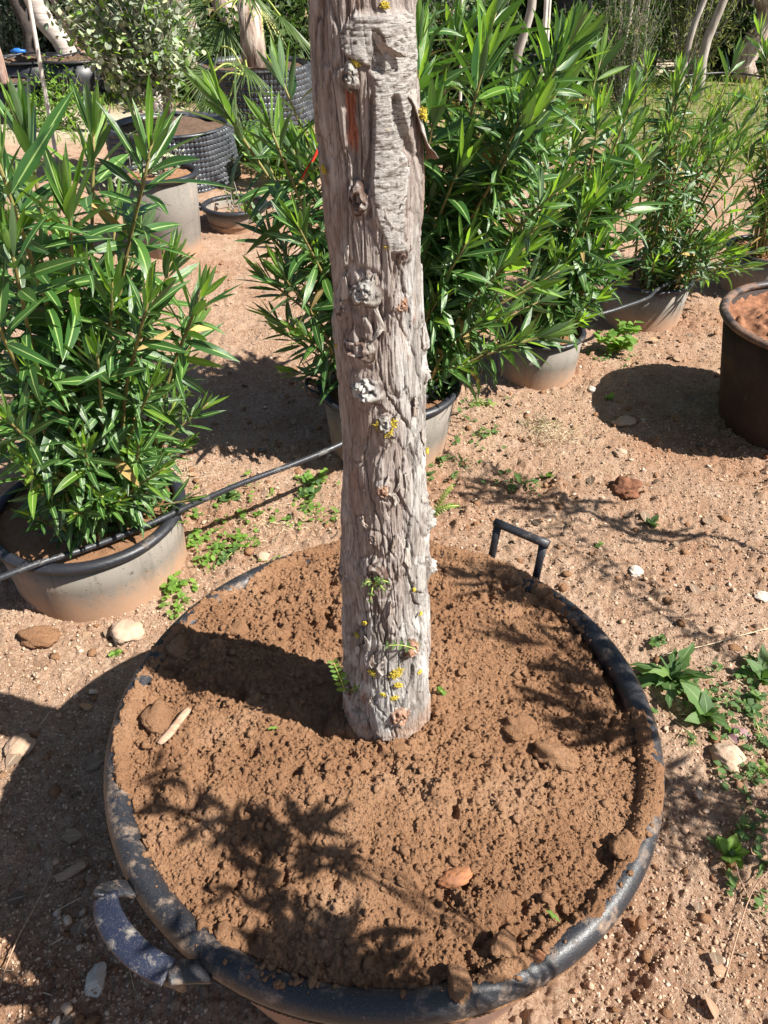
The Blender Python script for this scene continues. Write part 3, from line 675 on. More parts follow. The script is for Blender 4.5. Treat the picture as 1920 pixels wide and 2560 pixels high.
for k in range(34):                                  # smaller loose scales
    x = 735+random.random()*175; y = 380+random.random()*1130
    if y < 560 and x > 790: continue
    t0 = td(x, y); L = .012+.03*random.random(); 
    flake([t0, (t0[0]+random.uniform(-.05, .05), t0[1]-L*.6), (t0[0]+random.uniform(-.12, .12), t0[1]-L)], lambda t, c=random.uniform(.001, .005): c*t, lambda t, w_=random.uniform(.004, .010)*random.choice((1, -1)): w_*math.sin(.5+t*2.4), 20+k, random.choice([(.46, .42, .38), (.52, .47, .42), (.40, .33, .28)]))
# lichen
for (lx, ly, lr) in [(822, 918, 14), (845, 912, 13), (838, 930, 12), (915, 973, 9), (890, 245, 13), (770, 131, 9), (828, 275, 6), (708, 365, 8), (855, 1450, 17), (806, 1449, 10), (850, 1503, 8), (893, 1392, 12), (902, 1448, 6),
                     (790, 1341, 6), (775, 1368, 6), (890, 1270, 5), (826, 10, 8), (858, 1475, 9), (828, 1495, 6), (903, 1322, 5), (832, 530, 5), (735, 745, 4)]:
    a, z = td(lx, ly); r = lr*DS/FPX*(tpos(a, z)-Vector((0, 0, CH))).length; n = int(60+lr*26); pts = []
    for k in range(n):
        b_ = random.random()*6.28; rr_ = r*math.sqrt(random.random())*(.75+.45*math.sin(b_*3+lx)*math.sin(b_*5+ly))
        lift = .0055 if ly != 245 else .013
        pts.append(tuple(tpos(a+rr_*math.cos(b_)/float(trad(z)), z+rr_*math.sin(b_), lift*random.uniform(.7, 1.15))))
    o = scatter_lumps('lichen', np.array(pts), np.full(n, .0008)*(.5+rs.rand(n)), MAT['lichen'], flat=.5, parent=tree); o['kind'] = 'stuff'

# ---------------------------------------------------------------- leaves
def leaf_template(droop, half=.078, fold=.35, n=8, twist=0, shape=.85, wave=0):
    ts = np.linspace(0, 1, n+1); V = []; UV = []; y = z = 0; ang = 0
    for k, t in enumerate(ts):
        w_ = half*(math.sin(math.pi*min(1, t**shape))**.85 if 0 < t < 1 else .0)
        if k == 0: w_ = half*.12
        tw_ = twist*t; wv = wave*math.sin(t*17)
        for s in (-1, 0, 1):
            dx = s*w_*(1+wv*s); dz = abs(s)*w_*fold
            V.append((dx*math.cos(tw_)-dz*math.sin(tw_)*0, y-dz*math.sin(ang), z+dz*math.cos(ang)+dx*math.sin(tw_))); UV.append((.5+s*.5, t))
        if k < n:
            ang_m = droop*(t+.5/n); y += math.cos(ang_m)/n; z -= math.sin(ang_m)/n; ang = droop*(t+1/n)
    return np.array(V), gridF(3, n+1), np.array(UV)
def ltri(t): return t
TPL = [leaf_template(d, tw) for d, tw in []]
TPL = [leaf_template(-.25, .080, .45, 6), leaf_template(.1, .090, .3, 6, twist=.2), leaf_template(.35, .092, .25, 6, twist=-.3), leaf_template(.7, .094, .2, 7, twist=.35), leaf_template(1.15, .094, .2, 7, twist=-.2), leaf_template(.05, .088, .4, 6, twist=-.5)]
for k in range(len(TPL)): TPL[k] = (TPL[k][0][:, :], TPL[k][1], TPL[k][2])
_lm = {}
def leaf_me(k, matname, tpls=None):
    key = (k, matname)
    if key not in _lm:
        V, F, UV = (tpls or TPL)[k]; me = mesh('leaf', V, F, uv=UV); me.materials.append(MAT[matname]); _lm[key] = me
    return _lm[key]
def basis(pos, d, up, L, roll=0):
    d = d.normalized(); x = d.cross(up)
    if x.length < 1e-3: x = d.orthogonal()
    x.normalize(); z = x.cross(d)
    if roll: q = Quaternion(d, roll); x = q@x; z = q@z
    return Matrix(((x.x*L, d.x*L, z.x*L, pos.x), (x.y*L, d.y*L, z.y*L, pos.y), (x.z*L, d.z*L, z.z*L, pos.z), (0, 0, 0, 1)))
def in_view(p, m=40):
    v = p-Vector((0, 0, CH)); dpt = v.y*CP-v.z*SP
    if dpt <= .05: return 0
    px = 960+FPX*v.x/dpt; py = 1280-FPX*(v.y*SP+v.z*CP)/dpt
    return 1/dpt if (-m < px < 1920+m and -m < py < 2560+m) else 0
def emit_leaves(parent, L, cap=300, name='leaf', tpls=None):
    """L: list of (matrix, template index, material name). Nearest in view become parts, the others one joined part per material"""
    T = tpls or TPL
    sc = [(in_view(m@Vector((0, .5, 0)))*m.col[1].to_3d().length, i) for i, (m, k, n) in enumerate(L)]
    sc.sort(reverse=True); top = set(i for s, i in sc[:cap] if s > 0)
    inv = Matrix.Translation(-Vector(parent.location))
    rest = {}
    for i, (m, k, mn) in enumerate(L):
        if i in top:
            o = bpy.data.objects.new(name, leaf_me(k, mn, tpls) if tpls is None else leaf_me2(k, mn, tpls)); col.objects.link(o); o.parent = parent; o.matrix_basis = inv@m
        else: rest.setdefault(mn, []).append((m, k))
    for mn, items in rest.items():
        Vs = []; Fs = []; U = []; off = 0
        for m, k in items:
            V, F, UV = T[k]; A = np.array(m); Vs.append(V@A[:3, :3].T+A[:3, 3]); Fs.append(F+off); U.append(UV); off += len(V)
        o = link('foliage', mesh('foliage', np.concatenate(Vs), np.concatenate(Fs), uv=np.concatenate(U)), parent, MAT[mn]); o['kind'] = 'stuff'
_lm2 = {}
def leaf_me2(k, mn, tpls):
    key = (id(tpls), k, mn)
    if key not in _lm2:
        V, F, UV = tpls[k]; me = mesh('leaf', V, F, uv=UV); me.materials.append(MAT[mn]); _lm2[key] = me
    return _lm2[key]
def oleander(name, base, z0, R, tips, label, group='potted oleanders', leaf=.14, start=.25, gap=.036, r0=.0065, whorl=3, side=0.5, cat='shrub', light=.14, seed=1, cap=300, lowbare=0):
    """tips: list of (tip position, leaf scale)"""
    rnd = random.Random(seed)
    t = empty(name, (base[0], base[1], z0), label, cat, group)
    L = []; stems = []
    for ti, (tip, ls) in enumerate(tips):
        tip = Vector(tip); a = math.atan2(tip.y-base[1], tip.x-base[0]); rr_ = min(R*.75, (Vector((tip.x-base[0], tip.y-base[1])).length)*.45)*rnd.uniform(.5, 1)
        b = Vector((base[0]+rr_*math.cos(a)+rnd.uniform(-.03, .03), base[1]+rr_*math.sin(a)+rnd.uniform(-.03, .03), z0-.02))
        h = tip-b; mid = b+h*.5+Vector((-h.x*.12, -h.y*.12, abs(h.z)*.06))+Vector((rnd.uniform(-.02, .02), rnd.uniform(-.02, .02), 0))
        pts = catmull([b, mid, tip], 7); ln = sum((pts[i+1]-pts[i]).length for i in range(len(pts)-1))
        n = len(pts); rad = [r0*(.45+.55*(1-i/(n-1)))*min(1, .55+ln*.5) for i in range(n)]
        V, F = tube(pts, rad, 7); stems.append((V, F, 'stem'))
        link('stem', mesh('stem', V, F), t, MAT['stem'] if rnd.random() < .7 or ln > .5 else MAT['stemtop'])
        s = max(start, lowbare/ln)*ln*rnd.uniform(.8, 1.1); ph = rnd.random()*6.28; acc = 0; i = 0
        while s < ln:
            # position at arclength s
            u = s/ln*(n-1); i0 = min(int(u), n-2); f = u-i0; p = pts[i0].lerp(pts[i0+1], f); d = (pts[i0+1]-pts[i0]).normalized()
            top = (ln-s)                              # distance from the tip
            age = min(1, top/.20); ang = .22+1.05*age+rnd.uniform(-.15, .25)
            if age > .8: ang += rnd.uniform(0, .35)
            ph += 1.05+rnd.uniform(-.2, .2)
            for k in range(whorl):
                if age > .6 and rnd.random() < .22: continue
                al = ph+k*2*math.pi/whorl+rnd.uniform(-.25, .25); x = d.orthogonal().normalized(); y = d.cross(x)
                o_ = x*math.cos(al)+y*math.sin(al); dd = d*math.cos(ang)+o_*math.sin(ang)
                dd = (dd+Vector((SUN.x, SUN.y, .3))*.10*age).normalized()
                up = d*1.0-o_*.15 if ang > .35 else -o_+d*.2
                sc_ = leaf*ls*(.62+.45*min(1, top/.10) if top < .10 else rnd.uniform(.78, 1.12))*rnd.uniform(.7, 1.2)
                if s/ln < start+.15: sc_ *= .75
                tpl = (0 if age < .25 else rnd.choice((1, 1, 2, 5)) if age < .6 else rnd.choice((1, 2, 2, 3, 3, 4)))
                mn = 'young' if (age < .16 and rnd.random() < .85) or rnd.random() < light*(1-age)*.8+.03 else 'olean'
                if rnd.random() < .03 and age > .7: mn = 'dryleaf'
                L.append((basis(p+o_*r0*.6, dd, up, sc_, rnd.uniform(-.8, .8))@Matrix.Diagonal((rnd.uniform(.7, 1.15), 1, 1, 1)), tpl, mn))
            s += gap*rnd.uniform(.7, 1.25)*(.55 if top < .06 else 1)
    emit_leaves(t, L, cap); return t
def rtips(cx, cy, z0, R, n, zlo, zhi, spread, seed, ls=(.8, 1.0)):
    r = random.Random(seed); out = []
    for k in range(n):
        a = r.random()*6.28; q = math.sqrt(r.random()); zt = r.uniform(zlo, zhi)*(1-.25*q); out.append(((cx+math.cos(a)*q*spread, cy+math.sin(a)*q*spread, z0+zt), r.uniform(*ls)))
    return out

# ---------------------------------------------------------------- pots
def pot(name, c, R, Rb, h, label, wall, rim='rimblack', group=None, rimw=.017, soilz_=-.03, soilmat='soil', seg=96, wob=.014, cat='plant pot', seed=5, z0=-.03):
    t = empty(name, (c[0], c[1], 0), label, cat, group)
    V, F = lathe([(Rb, z0), (Rb+(R-rimw-Rb)*.5, h*.45), (R-rimw*1.05, h-.02), (R-rimw*1.5, h-.022), (Rb+(R-rimw-Rb)*.6-.006, h*.5)], c[0], c[1], seg, wob, seed)
    link('pot_wall', mesh('pot_wall', V, F), t, MAT[wall])
    pr = [(R-rimw+rimw*math.cos(a), h-rimw*.8+rimw*.8*math.sin(a)) for a in np.linspace(-2.2, 4.0, 14)]
    V, F = lathe(pr, c[0], c[1], seg, wob, seed); link('rim', mesh('rim', V, F), t, MAT[rim])
    n = 160 if R > .27 else 60; q = np.linspace(0, 1, 70 if R > .27 else 24)**.7; a = np.linspace(0, 2*np.pi, n, endpoint=False); Q, A_ = np.meshgrid(q, a, indexing='ij')
    X = c[0]+Q*(R-rimw*1.6)*np.cos(A_); Y = c[1]+Q*(R-rimw*1.6)*np.sin(A_); Z = h+soilz_+.010*fbm(X*15, Y*15, seed, 3)+(clods(X.ravel(), Y.ravel(), .03, seed, .6)*.7+(R > .3)*(clods(X.ravel(), Y.ravel(), .07, seed+1, .7)*1.1+.03*fbm(X.ravel()*9, Y.ravel()*9, seed+2, 4))).reshape(X.shape)
    V = np.stack([X, Y, Z], -1).reshape(-1, 3); link('soil', mesh('soil', V, gridF(n, len(q), True)), t, MAT[soilmat])
    return t
PL = (-.885, 1.815); PC = (.018, 2.49); P2 = (.67, 3.06); P3 = (1.29, 3.66)
pot('plant_pot', PL, .287, .255, .215, 'wide dusty tan pot with black rim, front left, hose lying across it', 'wall_tan', group='oleander pots along the hose', rimw=.018, soilmat='ground_soil' if False else 'soil')
pot('plant_pot', PC, .262, .215, .265, 'tan pot with dark blue-black rim directly behind the tree trunk', 'wall_tan', group='oleander pots along the hose', seed=6)
pot('plant_pot', P2, .19, .165, .21, 'small tan pot with pale worn rim, second to the right behind the trunk', 'wall_tan', rim='rimblack', group='oleander pots along the hose', seed=7, rimw=.012)
pot('plant_pot', P3, .215, .185, .21, 'tan pot in half shade, third in the row right of the trunk', 'wall_tan', group='oleander pots along the hose', seed=8, rimw=.013)
pot('plant_pot', (2.02, 4.02), .22, .19, .22, 'pale pot cut off by the right edge, behind the brown tub', 'wall_tan', group='oleander pots along the hose', seed=9, rimw=.013)
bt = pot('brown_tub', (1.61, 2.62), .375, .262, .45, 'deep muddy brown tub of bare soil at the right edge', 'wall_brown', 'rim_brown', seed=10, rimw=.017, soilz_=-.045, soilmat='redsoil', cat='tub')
pot('grey_pot', (-1.275, 4.62), .225, .175, .45, 'tall dusty grey pot with dark rim behind the left oleander', 'wall_grey', seed=11, rimw=.018)
pot('low_pot', (-.95, 5.06), .215, .165, .145, 'low wide empty black-rimmed pot beside the tall grey pot', 'wall_tan', seed=12, rimw=.018, soilz_=-.10)
# pot handles
def small_handle(parent, c, R, h, deg, dz=0):
    a = math.radians(deg); f = lambda r, d, z: Vector((c[0]+r*math.cos(a+d), c[1]+r*math.sin(a+d), z))
    P = catmull([f(R-.01, -.16, h-.02), f(R+.03, -.15, h+.0), f(R+.04, 0, h+.005+dz), f(R+.03, .15, h), f(R-.01, .16, h-.02)], 5)
    V, F = strap(P, lambda t: Vector((0, 0, 1)), .026, .006); link('handle', mesh('handle', V, F), parent, MAT['rimblack'])
for o in list(col.objects):
    if o.parent is None and o.type == 'EMPTY':
        if o.name == 'plant_pot.001': small_handle(o, PC, .262, .262, 188)
        if o.name == 'plant_pot': small_handle(o, PL, .287, .21, 62, .015)
        if o.name == 'low_pot': small_handle(o, (-.95, 5.06), .215, .14, 185); small_handle(o, (-.95, 5.06), .215, .14, 5)

# ---------------------------------------------------------------- oleanders
Tl = [(ad(147, 425, 1.66), 1.15), (ad(330, 300, 1.85), 1.15), (ad(52, 265, 1.80), 1.2), (ad(203, 275, 1.95), 1.1), (ad(440, 620, 1.80), .85), (ad(322, 640, 1.62), .85), (ad(450, 870, 1.88), .65),
      (ad(-10, 330, 1.6), 1.1), (ad(20, 520, 1.55), 1.05), (ad(110, 640, 1.75), .95), (ad(245, 610, 1.70), .95), (ad(372, 560, 1.95), .9), (ad(75, 800, 1.55), .9), (ad(-30, 650, 1.5), 1.0), (ad(210, 760, 1.58), .85),
      (ad(330, 830, 1.62), .8), (ad(400, 960, 1.85), .6), (ad(300, 960, 1.62), .65), (ad(180, 960, 1.52), .7), (ad(60, 1000, 1.50), .75), (ad(160, 1110, 1.50), .5), (ad(260, 1080, 1.58), .5), (ad(10, 900, 1.45), .85),
      (ad(120, 500, 2.1), 1.0), (ad(250, 450, 2.15), 1.0), (ad(395, 780, 2.0), .75), (ad(-60, 480, 1.75), 1.1), (ad(420, 700, 2.05), .8), (ad(40, 420, 2.1), 1.0), (ad(300, 500, 2.1), .9)]
rl = random.Random(77); Tl += [(ad(rl.uniform(60, 430), rl.uniform(960, 1120), rl.uniform(1.52, 1.9)), rl.uniform(.4, .6)) for _ in range(14)]+[(ad(rl.uniform(-60, 420), rl.uniform(560, 960), rl.uniform(1.6, 2.1)), rl.uniform(.6, .9)) for _ in range(10)]
oleander('oleander', PL, .17, .23, Tl, 'large oleander with tall leafy stems in the wide tan pot, front left', leaf=.150, seed=3, start=.12, gap=.032, r0=.0075)
Tc = [(ad(578, 262, 2.30), .95), (ad(470, 215, 2.45), 1.1), (ad(607, 590, 2.25), .9), (ad(560, 330, 2.6), .9), (ad(650, 330, 2.4), .9), (ad(640, 480, 2.2), .9), (ad(650, 720, 2.25), .8), (ad(690, 560, 2.3), .8),
      (ad(1050, 125, 2.35), 1.25), (ad(1115, 200, 2.45), 1.0), (ad(1240, 95, 2.6), 1.1), (ad(905, 70, 2.5), 1.1), (ad(940, 240, 2.3), 1.0), (ad(990, 60, 2.7), 1.1), (ad(1000, 340, 2.25), 1.0), (ad(935, 420, 2.35), .9),
      (ad(1090, 400, 2.3), 1.0), (ad(1160, 320, 2.5), 1.0), (ad(1010, 520, 2.2), .9), (ad(1100, 560, 2.25), .95), (ad(950, 640, 2.25), .8), (ad(1060, 680, 2.2), .75), (ad(1000, 790, 2.2), .6), (ad(1180, 470, 2.45), .9),
      (ad(1190, 170, 2.75), 1.1), (ad(1080, 0, 2.7), 1.1), (ad(900, -40, 2.6), 1.1), (ad(600, 150, 2.75), .9), (ad(720, 100, 2.8), 1.0), (ad(800, 300, 2.8), 1.0), (ad(850, 500, 2.75), .9), (ad(560, 480, 2.6), .85), (ad(1130, 730, 2.35), .6), (ad(620, 800, 2.5), .6)]
r_ = random.Random(15)
Tc += [(ad(r_.uniform(900, 1240), r_.uniform(60, 720), r_.uniform(2.2, 2.85)), r_.uniform(.75, 1.0)) for _ in range(26)]+[(ad(r_.uniform(560, 700), r_.uniform(250, 760), r_.uniform(2.25, 2.75)), r_.uniform(.7, .9)) for _ in range(7)]
oleander('oleander', PC, .22, .2, Tc, 'tall dense oleander in the pot directly behind the tree trunk', leaf=.158, seed=4, start=.14, gap=.033, r0=.0075)
T2 = [(ad(1300, 230, 3.0), 1.1), (ad(1240, 300, 2.9), 1.0), (ad(1190, 420, 2.85), .95), (ad(1260, 450, 2.8), 1.0), (ad(1340, 330, 3.1), 1.0), (ad(1330, 430, 3.05), .95), (ad(1290, 530, 2.85), .9), (ad(1360, 500, 3.2), .9), (ad(1200, 560, 2.8), .9),
      (ad(1150, 480, 3.0), .9), (ad(1345, 600, 3.05), .75), (ad(1180, 630, 2.8), .8), (ad(1300, 640, 2.85), .7), (ad(1365, 200, 3.3), 1.0), (ad(1225, 180, 3.3), 1.1), (ad(1140, 270, 3.3), 1.0), (ad(1400, 330, 3.35), .9), (ad(1260, 690, 2.75), .75), (ad(1300, 120, 3.4), 1.0), (ad(1110, 640, 3.0), .7)]
T2 += [(ad(r_.uniform(1120, 1400), r_.uniform(200, 640), r_.uniform(2.8, 3.35)), r_.uniform(.75, 1.0)) for _ in range(26)]
oleander('oleander', P2, .17, .14, T2, 'broad oleander leaning right from the small pot with the pale rim', leaf=.150, seed=5, start=.28, gap=.036)
r_ = random.Random(5)
T3 = [(ad(1470, 150, 3.7), 1.0), (ad(1590, 120, 3.9), 1.0), (ad(1530, 260, 3.7), .9), (ad(1440, 330, 3.6), .9), (ad(1620, 250, 3.9), .9)]+[(ad(r_.uniform(1400, 1640), r_.uniform(270, 590), r_.uniform(3.35, 3.9)), r_.uniform(.65, .9)) for _ in range(46)]+[(ad(r_.uniform(1390, 1640), r_.uniform(110, 300), r_.uniform(3.5, 4.0)), r_.uniform(.8, 1)) for _ in range(10)]
oleander('oleander', P3, .17, .16, T3, 'finely leaved oleander in the third pot right of the trunk', leaf=.120, seed=6, start=.25, gap=.034)
T4 = [(ad(1655, 110, 4.1), .9), (ad(1640, 60, 4.3), .9)]+[(ad(r_.uniform(1610, 1760), r_.uniform(160, 480), r_.uniform(3.8, 4.3)), r_.uniform(.6, .9)) for _ in range(34)]
oleander('oleander', (2.02, 4.02), .18, .16, T4, 'oleander cut off by the right edge, farthest of the potted row', leaf=.125, seed=8, start=.3, gap=.04)

# oleanders standing just outside the frame on the right; only their shade is seen
def back(S, z, j=(0, 0)):                             # where a shoot of height z must be to shade the point S
    k = (z-S.z)/math.tan(EL); return Vector((S.x+k*math.cos(AZ)+j[0], S.y+k*math.sin(AZ)+j[1], z))
PA = (1.42, -.02); PB = (1.80, .62)
pot('plant_pot', PA, .26, .21, .26, 'oleander pot just outside the lower right of the frame', 'wall_tan', group='oleander pots along the hose', seed=14)
pot('plant_pot', PB, .26, .21, .26, 'oleander pot just outside the right edge of the frame', 'wall_tan', group='oleander pots along the hose', seed=15)
TA = [(back(gd(620, 1800, RZ), 1.30), .75), (back(gd(380, 1700, RZ), 1.42), .6), (back(gd(560, 1920, RZ), 1.30), .75), (back(gd(760, 2010, RZ), 1.22), .75), (back(gd(640, 2120, RZ), 1.25), .8), (back(gd(480, 2080, RZ), 1.35), .75), (back(gd(820, 2190, RZ), 1.12), .7), (back(gd(700, 2250, RZ), 1.15), .8), (back(gd(380, 2230, RZ), 1.3), .7)]
def spray(name, base, shots, label, seed, leaf=.085, r0=.0045):
    """long bare shoots that end in open stars of leaves; shots: (tip, leaves, size)"""
    rnd = random.Random(seed); t = empty(name, base, label, 'shrub', 'potted oleanders'); L = []
    hubs = [Vector(base).lerp(sum((q[0] for q in shots[k::4]), Vector((0, 0, 0)))/len(shots[k::4]), .72)+Vector((.06*k-.05, .05-.04*k, .02*k)) for k in range(4)]
    for h_ in hubs:
        V, F = tube(catmull([Vector(base), Vector(base).lerp(h_, .5)+Vector((.08, -.06, .05)), h_], 6), r0*1.3, 6); link('stem', mesh('stem', V, F), t, MAT['stem'])
    for si, (tip, nl, sc) in enumerate(shots):
        b = hubs[si % 4]; P = catmull([b, b.lerp(tip, .5)+Vector((rnd.uniform(-.04, .04), rnd.uniform(-.04, .04), .02)), tip], 7)
        V, F = tube(P, [r0*.6*(1-.5*i/(len(P)-1)) for i in range(len(P))], 5); link('stem', mesh('stem', V, F), t, MAT['stem'])
        q1 = SUN.orthogonal().normalized(); q2 = SUN.cross(q1)
        for k in range(nl):
            a = k*2.4+rnd.uniform(-.3, .3); d = q1*math.cos(a)+q2*math.sin(a)+SUN*rnd.uniform(-.5, .6); p = P[-1]+Vector((rnd.gauss(0, .008), rnd.gauss(0, .008), -rnd.random()*.05))
            L.append((basis(p, d, SUN, leaf*sc*rnd.uniform(.7, 1.15), rnd.uniform(-.4, .4))@Matrix.Diagonal((1.35, 1, 1, 1)), rnd.choice((1, 2, 5)), 'olean'))
    emit_leaves(t, L, 0); return t
SH = [(620, 1790, 1.30, 13, 1.0), (345, 1672, 1.40, 5, .6), (365, 1735, 1.40, 7, .6), (430, 1745, 1.36, 6, .7), (500, 1770, 1.34, 8, .8), (570, 1775, 1.32, 8, .8), (700, 1860, 1.26, 6, .7), (575, 1870, 1.26, 8, .9), (520, 1905, 1.28, 6, .7), (730, 2000, 1.22, 7, .9), (640, 2040, 1.22, 13, 1.1), (560, 2080, 1.25, 12, 1.1),
      (690, 2110, 1.18, 12, 1.1), (600, 2150, 1.18, 14, 1.2), (480, 2120, 1.25, 9, .9), (820, 2130, 1.12, 9, .9), (780, 2200, 1.10, 12, 1.1), (420, 2200, 1.22, 8, .8), (370, 2080, 1.3, 5, .6), (300, 2020, 1.3, 5, .6)]
spray('oleander', (PA[0], PA[1], .2), [(back(gd(x, y, RZ), z), n, sc) for x, y, z, n, sc in SH], 'oleander just outside the lower right of the frame', 21)
TB = [(back(gd(1000, 1230, RZ), 1.5), .8), (back(gd(1150, 1290, RZ), 1.45), .9), (back(gd(1290, 1360, RZ), 1.4), .9), (back(gd(1230, 1440, RZ), 1.3), .8), (back(gd(1330, 1540, RZ), 1.2), .8), (back(gd(1080, 1360, RZ), 1.5), .7), (back(gd(1250, 1560, RZ), 1.25), .7), (back(gd(1190, 1500, RZ), 1.35), .7), (back(gd(1060, 1010, 0), 1.35), .7), (back(gd(960, 980, 0), 1.45), .6), (back(gd(1130, 1240, RZ), 1.6), .8), (back(gd(1380, 1470, RZ), 1.2), .7),(back(gd(1330, 1420, RZ), 1.3), .8)]
oleander('oleander', PB, .2, .2, TB, 'oleander just outside the right edge of the frame', leaf=.14, seed=22, start=.5, gap=.028, cap=0, r0=.005)

pb = [Vector((1.80, .62, .2)), back(gd(1659, 1215, 0), .85), back(gd(1400, 1155, 0), 1.1), back(gd(1200, 1095, 0), 1.3), back(gd(1000, 1062, 0), 1.42)]
PBt = catmull(pb, 8); lt = empty('oleander', (PB[0], PB[1], .2), 'long leaning oleander shoot reaching toward the frame from the right', 'shrub')
V, F = tube(PBt, [.013*(1-.75*i/(len(PBt)-1)) for i in range(len(PBt))], 7); link('stem', mesh('stem', V, F), lt, MAT['stem']); L_ = []; rq = random.Random(4)
for q in range(90):
    u = rq.uniform(.35, 1)**.8; p = PBt[min(len(PBt)-1, int(u*(len(PBt)-1)))]+Vector((rq.gauss(0, .035), rq.gauss(0, .035), rq.gauss(0, .03))); L_.append((basis(p, Vector((rq.gauss(-.5, .6), rq.gauss(.3, .6), rq.gauss(.1, .5))), Vector((0, 0, 1)), rq.uniform(.06, .12)), rq.choice((1, 2, 5)), 'olean'))
emit_leaves(lt, L_, 0)
# crown of the tree, above the frame
crown = []
rc = random.Random(9)
for k in range(9):
    a = k*.7+rc.random(); z = 2.5+.06*k; b = Vector((tcx(z), TY, z)); e = b+Vector((math.cos(a)*.8, math.sin(a)*.8, .9+rc.random()*.4)); mid = b.lerp(e, .5)+Vector((0, 0, -.08))
    P = catmull([b, mid, e], 6); V, F = tube(P, [.022*(1-.7*i/(len(P)-1)) for i in range(len(P))], 7); link('limb', mesh('limb', V, F), tree, MAT['palebark'])
    for q in range(160):
        p = P[rc.randint(5, len(P)-1)]+Vector((rc.gauss(0, .18), rc.gauss(0, .18), rc.gauss(-.02, .18))); d = Vector((rc.gauss(0, 1), rc.gauss(0, 1), rc.gauss(-.3, .6)))
        crown.append((basis(p, d, Vector((0, 0, 1)), rc.uniform(.05, .09)), rc.choice((1, 2, 3)), 'weed'))
emit_leaves(tree, crown, 0)

# ---------------------------------------------------------------- hoses
def hz(x, y, z): p = gd(x, y, z); return p
hp = [hz(-120, 1290, .232), hz(0, 1248, .232), hz(80, 1218, .231), hz(200, 1180, .215), hz(320, 1133, .219), hz(400, 1097, .229), hz(520, 1045, .26), hz(640, 1000, .275), hz(735, 960, .285), Vector((.08, 2.24, .285)), hz(985, 797, .275), hz(1040, 762, .25), hz(1110, 727, .225), hz(1180, 700, .215), hz(1290, 680, .215), hz(1350, 662, .22), hz(1400, 643, .222), hz(1425, 622, .225), hz(1500, 590, .22), hz(1640, 540, .235), hz(1750, 500, .235)]
V, F = tube(catmull(hp, 8), .0088, 14); o = link('irrigation_hose', mesh('irrigation_hose', V, F), mat=MAT['hose']); tag(o, 'long black irrigation hose lying over the rims of the oleander pots', 'hose')

# ---------------------------------------------------------------- stones, clods and litter that can be told apart
def rock(name, x, y, rx, ry, label, cat, mat, z=0, seed=1, hgt=.6, on='ground', rot=0, facet=.6, rough=.32):
    p = gd(x, y, z); zz_ = g1(p.x, p.y)+.004 if on == 'ground' else sz1(p.x, p.y)
    if on == 'rim': zz_ = .452
    k = DS/FPX*(Vector((p.x, p.y, p.z-CH)).length)
    V, F = lump((rx*k, ry*k*1.2, min(rx, ry)*k*hgt*1.15), seed, 4, rough, facet); V = place(V, (0, 0, min(rx, ry)*k*hgt*(.15 if on == 'soil' else .35)), rot)
    o = link(name, mesh(name, V, F), None, MAT[mat]); o.location = (p.x, p.y, zz_); return tag(o, label, cat)
rock('stone', 270, 1367, 36, 27, 'large pale rounded stone on the ground below the left pot', 'stone', 'stone', seed=31, rot=-.3)
rock('stone', 85, 1378, 42, 24, 'flat brown earthy stone left of the large pale stone', 'stone', 'clod', seed=32)
rock('stone', 48, 1618, 27, 24, 'pale flat cracked stone at the left edge, half in shade', 'stone', 'stone', seed=33, hgt=.35)
rock('stone', 567, 1202, 15, 12, 'small pale stone on the ground just above the tub rim, left of the trunk', 'stone', 'stone', seed=34)
rock('stone', 1371, 1241, 15, 13, 'white chip of stone on open ground right of the upright handle', 'stone', 'white', seed=35, hgt=.4)
rock('stone', 1276, 852, 9, 8, 'tiny bright white stone chip near the shadow of the brown tub', 'stone', 'white', seed=36, facet=.8)
rock('stone', 1566, 1646, 30, 26, 'pinkish rounded stone right of the big tub under the purple leaf', 'stone', 'stone', seed=37)
rock('stone', 1336, 992, 14, 10, 'pale stone on open ground below the brown tub shadow', 'stone', 'stone', seed=38)
rock('stone', 212, 2124, 17, 22, 'bluish white angular stone in shade, lower left corner', 'stone', 'white', seed=39, facet=.9)
rock('stone', 1548, 1370, 13, 10, 'small pale stone just above the jagged green weed', 'stone', 'stone', seed=40)
rock('stone', 1646, 1492 - 200, 20, 11, 'pale flat stone at the right edge above the weeds', 'stone', 'white', seed=41, hgt=.35)
rock('stone', 1348, 1066, 30, 27, 'dark reddish fibrous lump on open ground right of the trunk', 'clod', 'fibre', seed=42, rough=.5, facet=0)
rock('stone', 1350, 795 + 125, 26, 14, 'pale stone inside the brown tub shadow', 'stone', 'stone', seed=43)
rock('clod', 338, 1545, 30, 30, 'round earth clod beside the wood chip at the left of the tub', 'clod', 'clod', RZ, 51, on='soil', facet=.2)
rock('clod', 1203, 1627, 46, 25, 'longest earth clod on the soil, right of the trunk', 'clod', 'clod', RZ, 52, on='soil', rot=-.5, facet=.25, hgt=.9)
rock('clod', 1122, 1568, 32, 25, 'rough dark clod just up-left of the longest clod', 'clod', 'clod', RZ, 53, on='soil', facet=.1, rough=.3)
rock('clod', 768, 1566, 27, 22, 'pale smooth clod at the left foot of the trunk', 'clod', 'clod', RZ, 54, on='soil')
rock('clod', 866, 1612, 22, 18, 'small clod in front of the trunk base', 'clod', 'clod', RZ, 55, on='soil')
rock('clod', 482, 2020, 30, 30, 'large clod in leaf shade at the lower left of the soil', 'clod', 'clod', RZ, 56, on='soil', facet=.2)
rock('clod', 590, 1898 - 20, 22, 18, 'oval stone-like clod among the leaf shadows', 'clod', 'clod', RZ, 57, on='soil')
rock('clod', 995, 2124, 22, 26, 'earth lump sitting on the black front rim', 'clod', 'clod', RZ, 58, on='rim', rot=.2, rough=.6, facet=0)
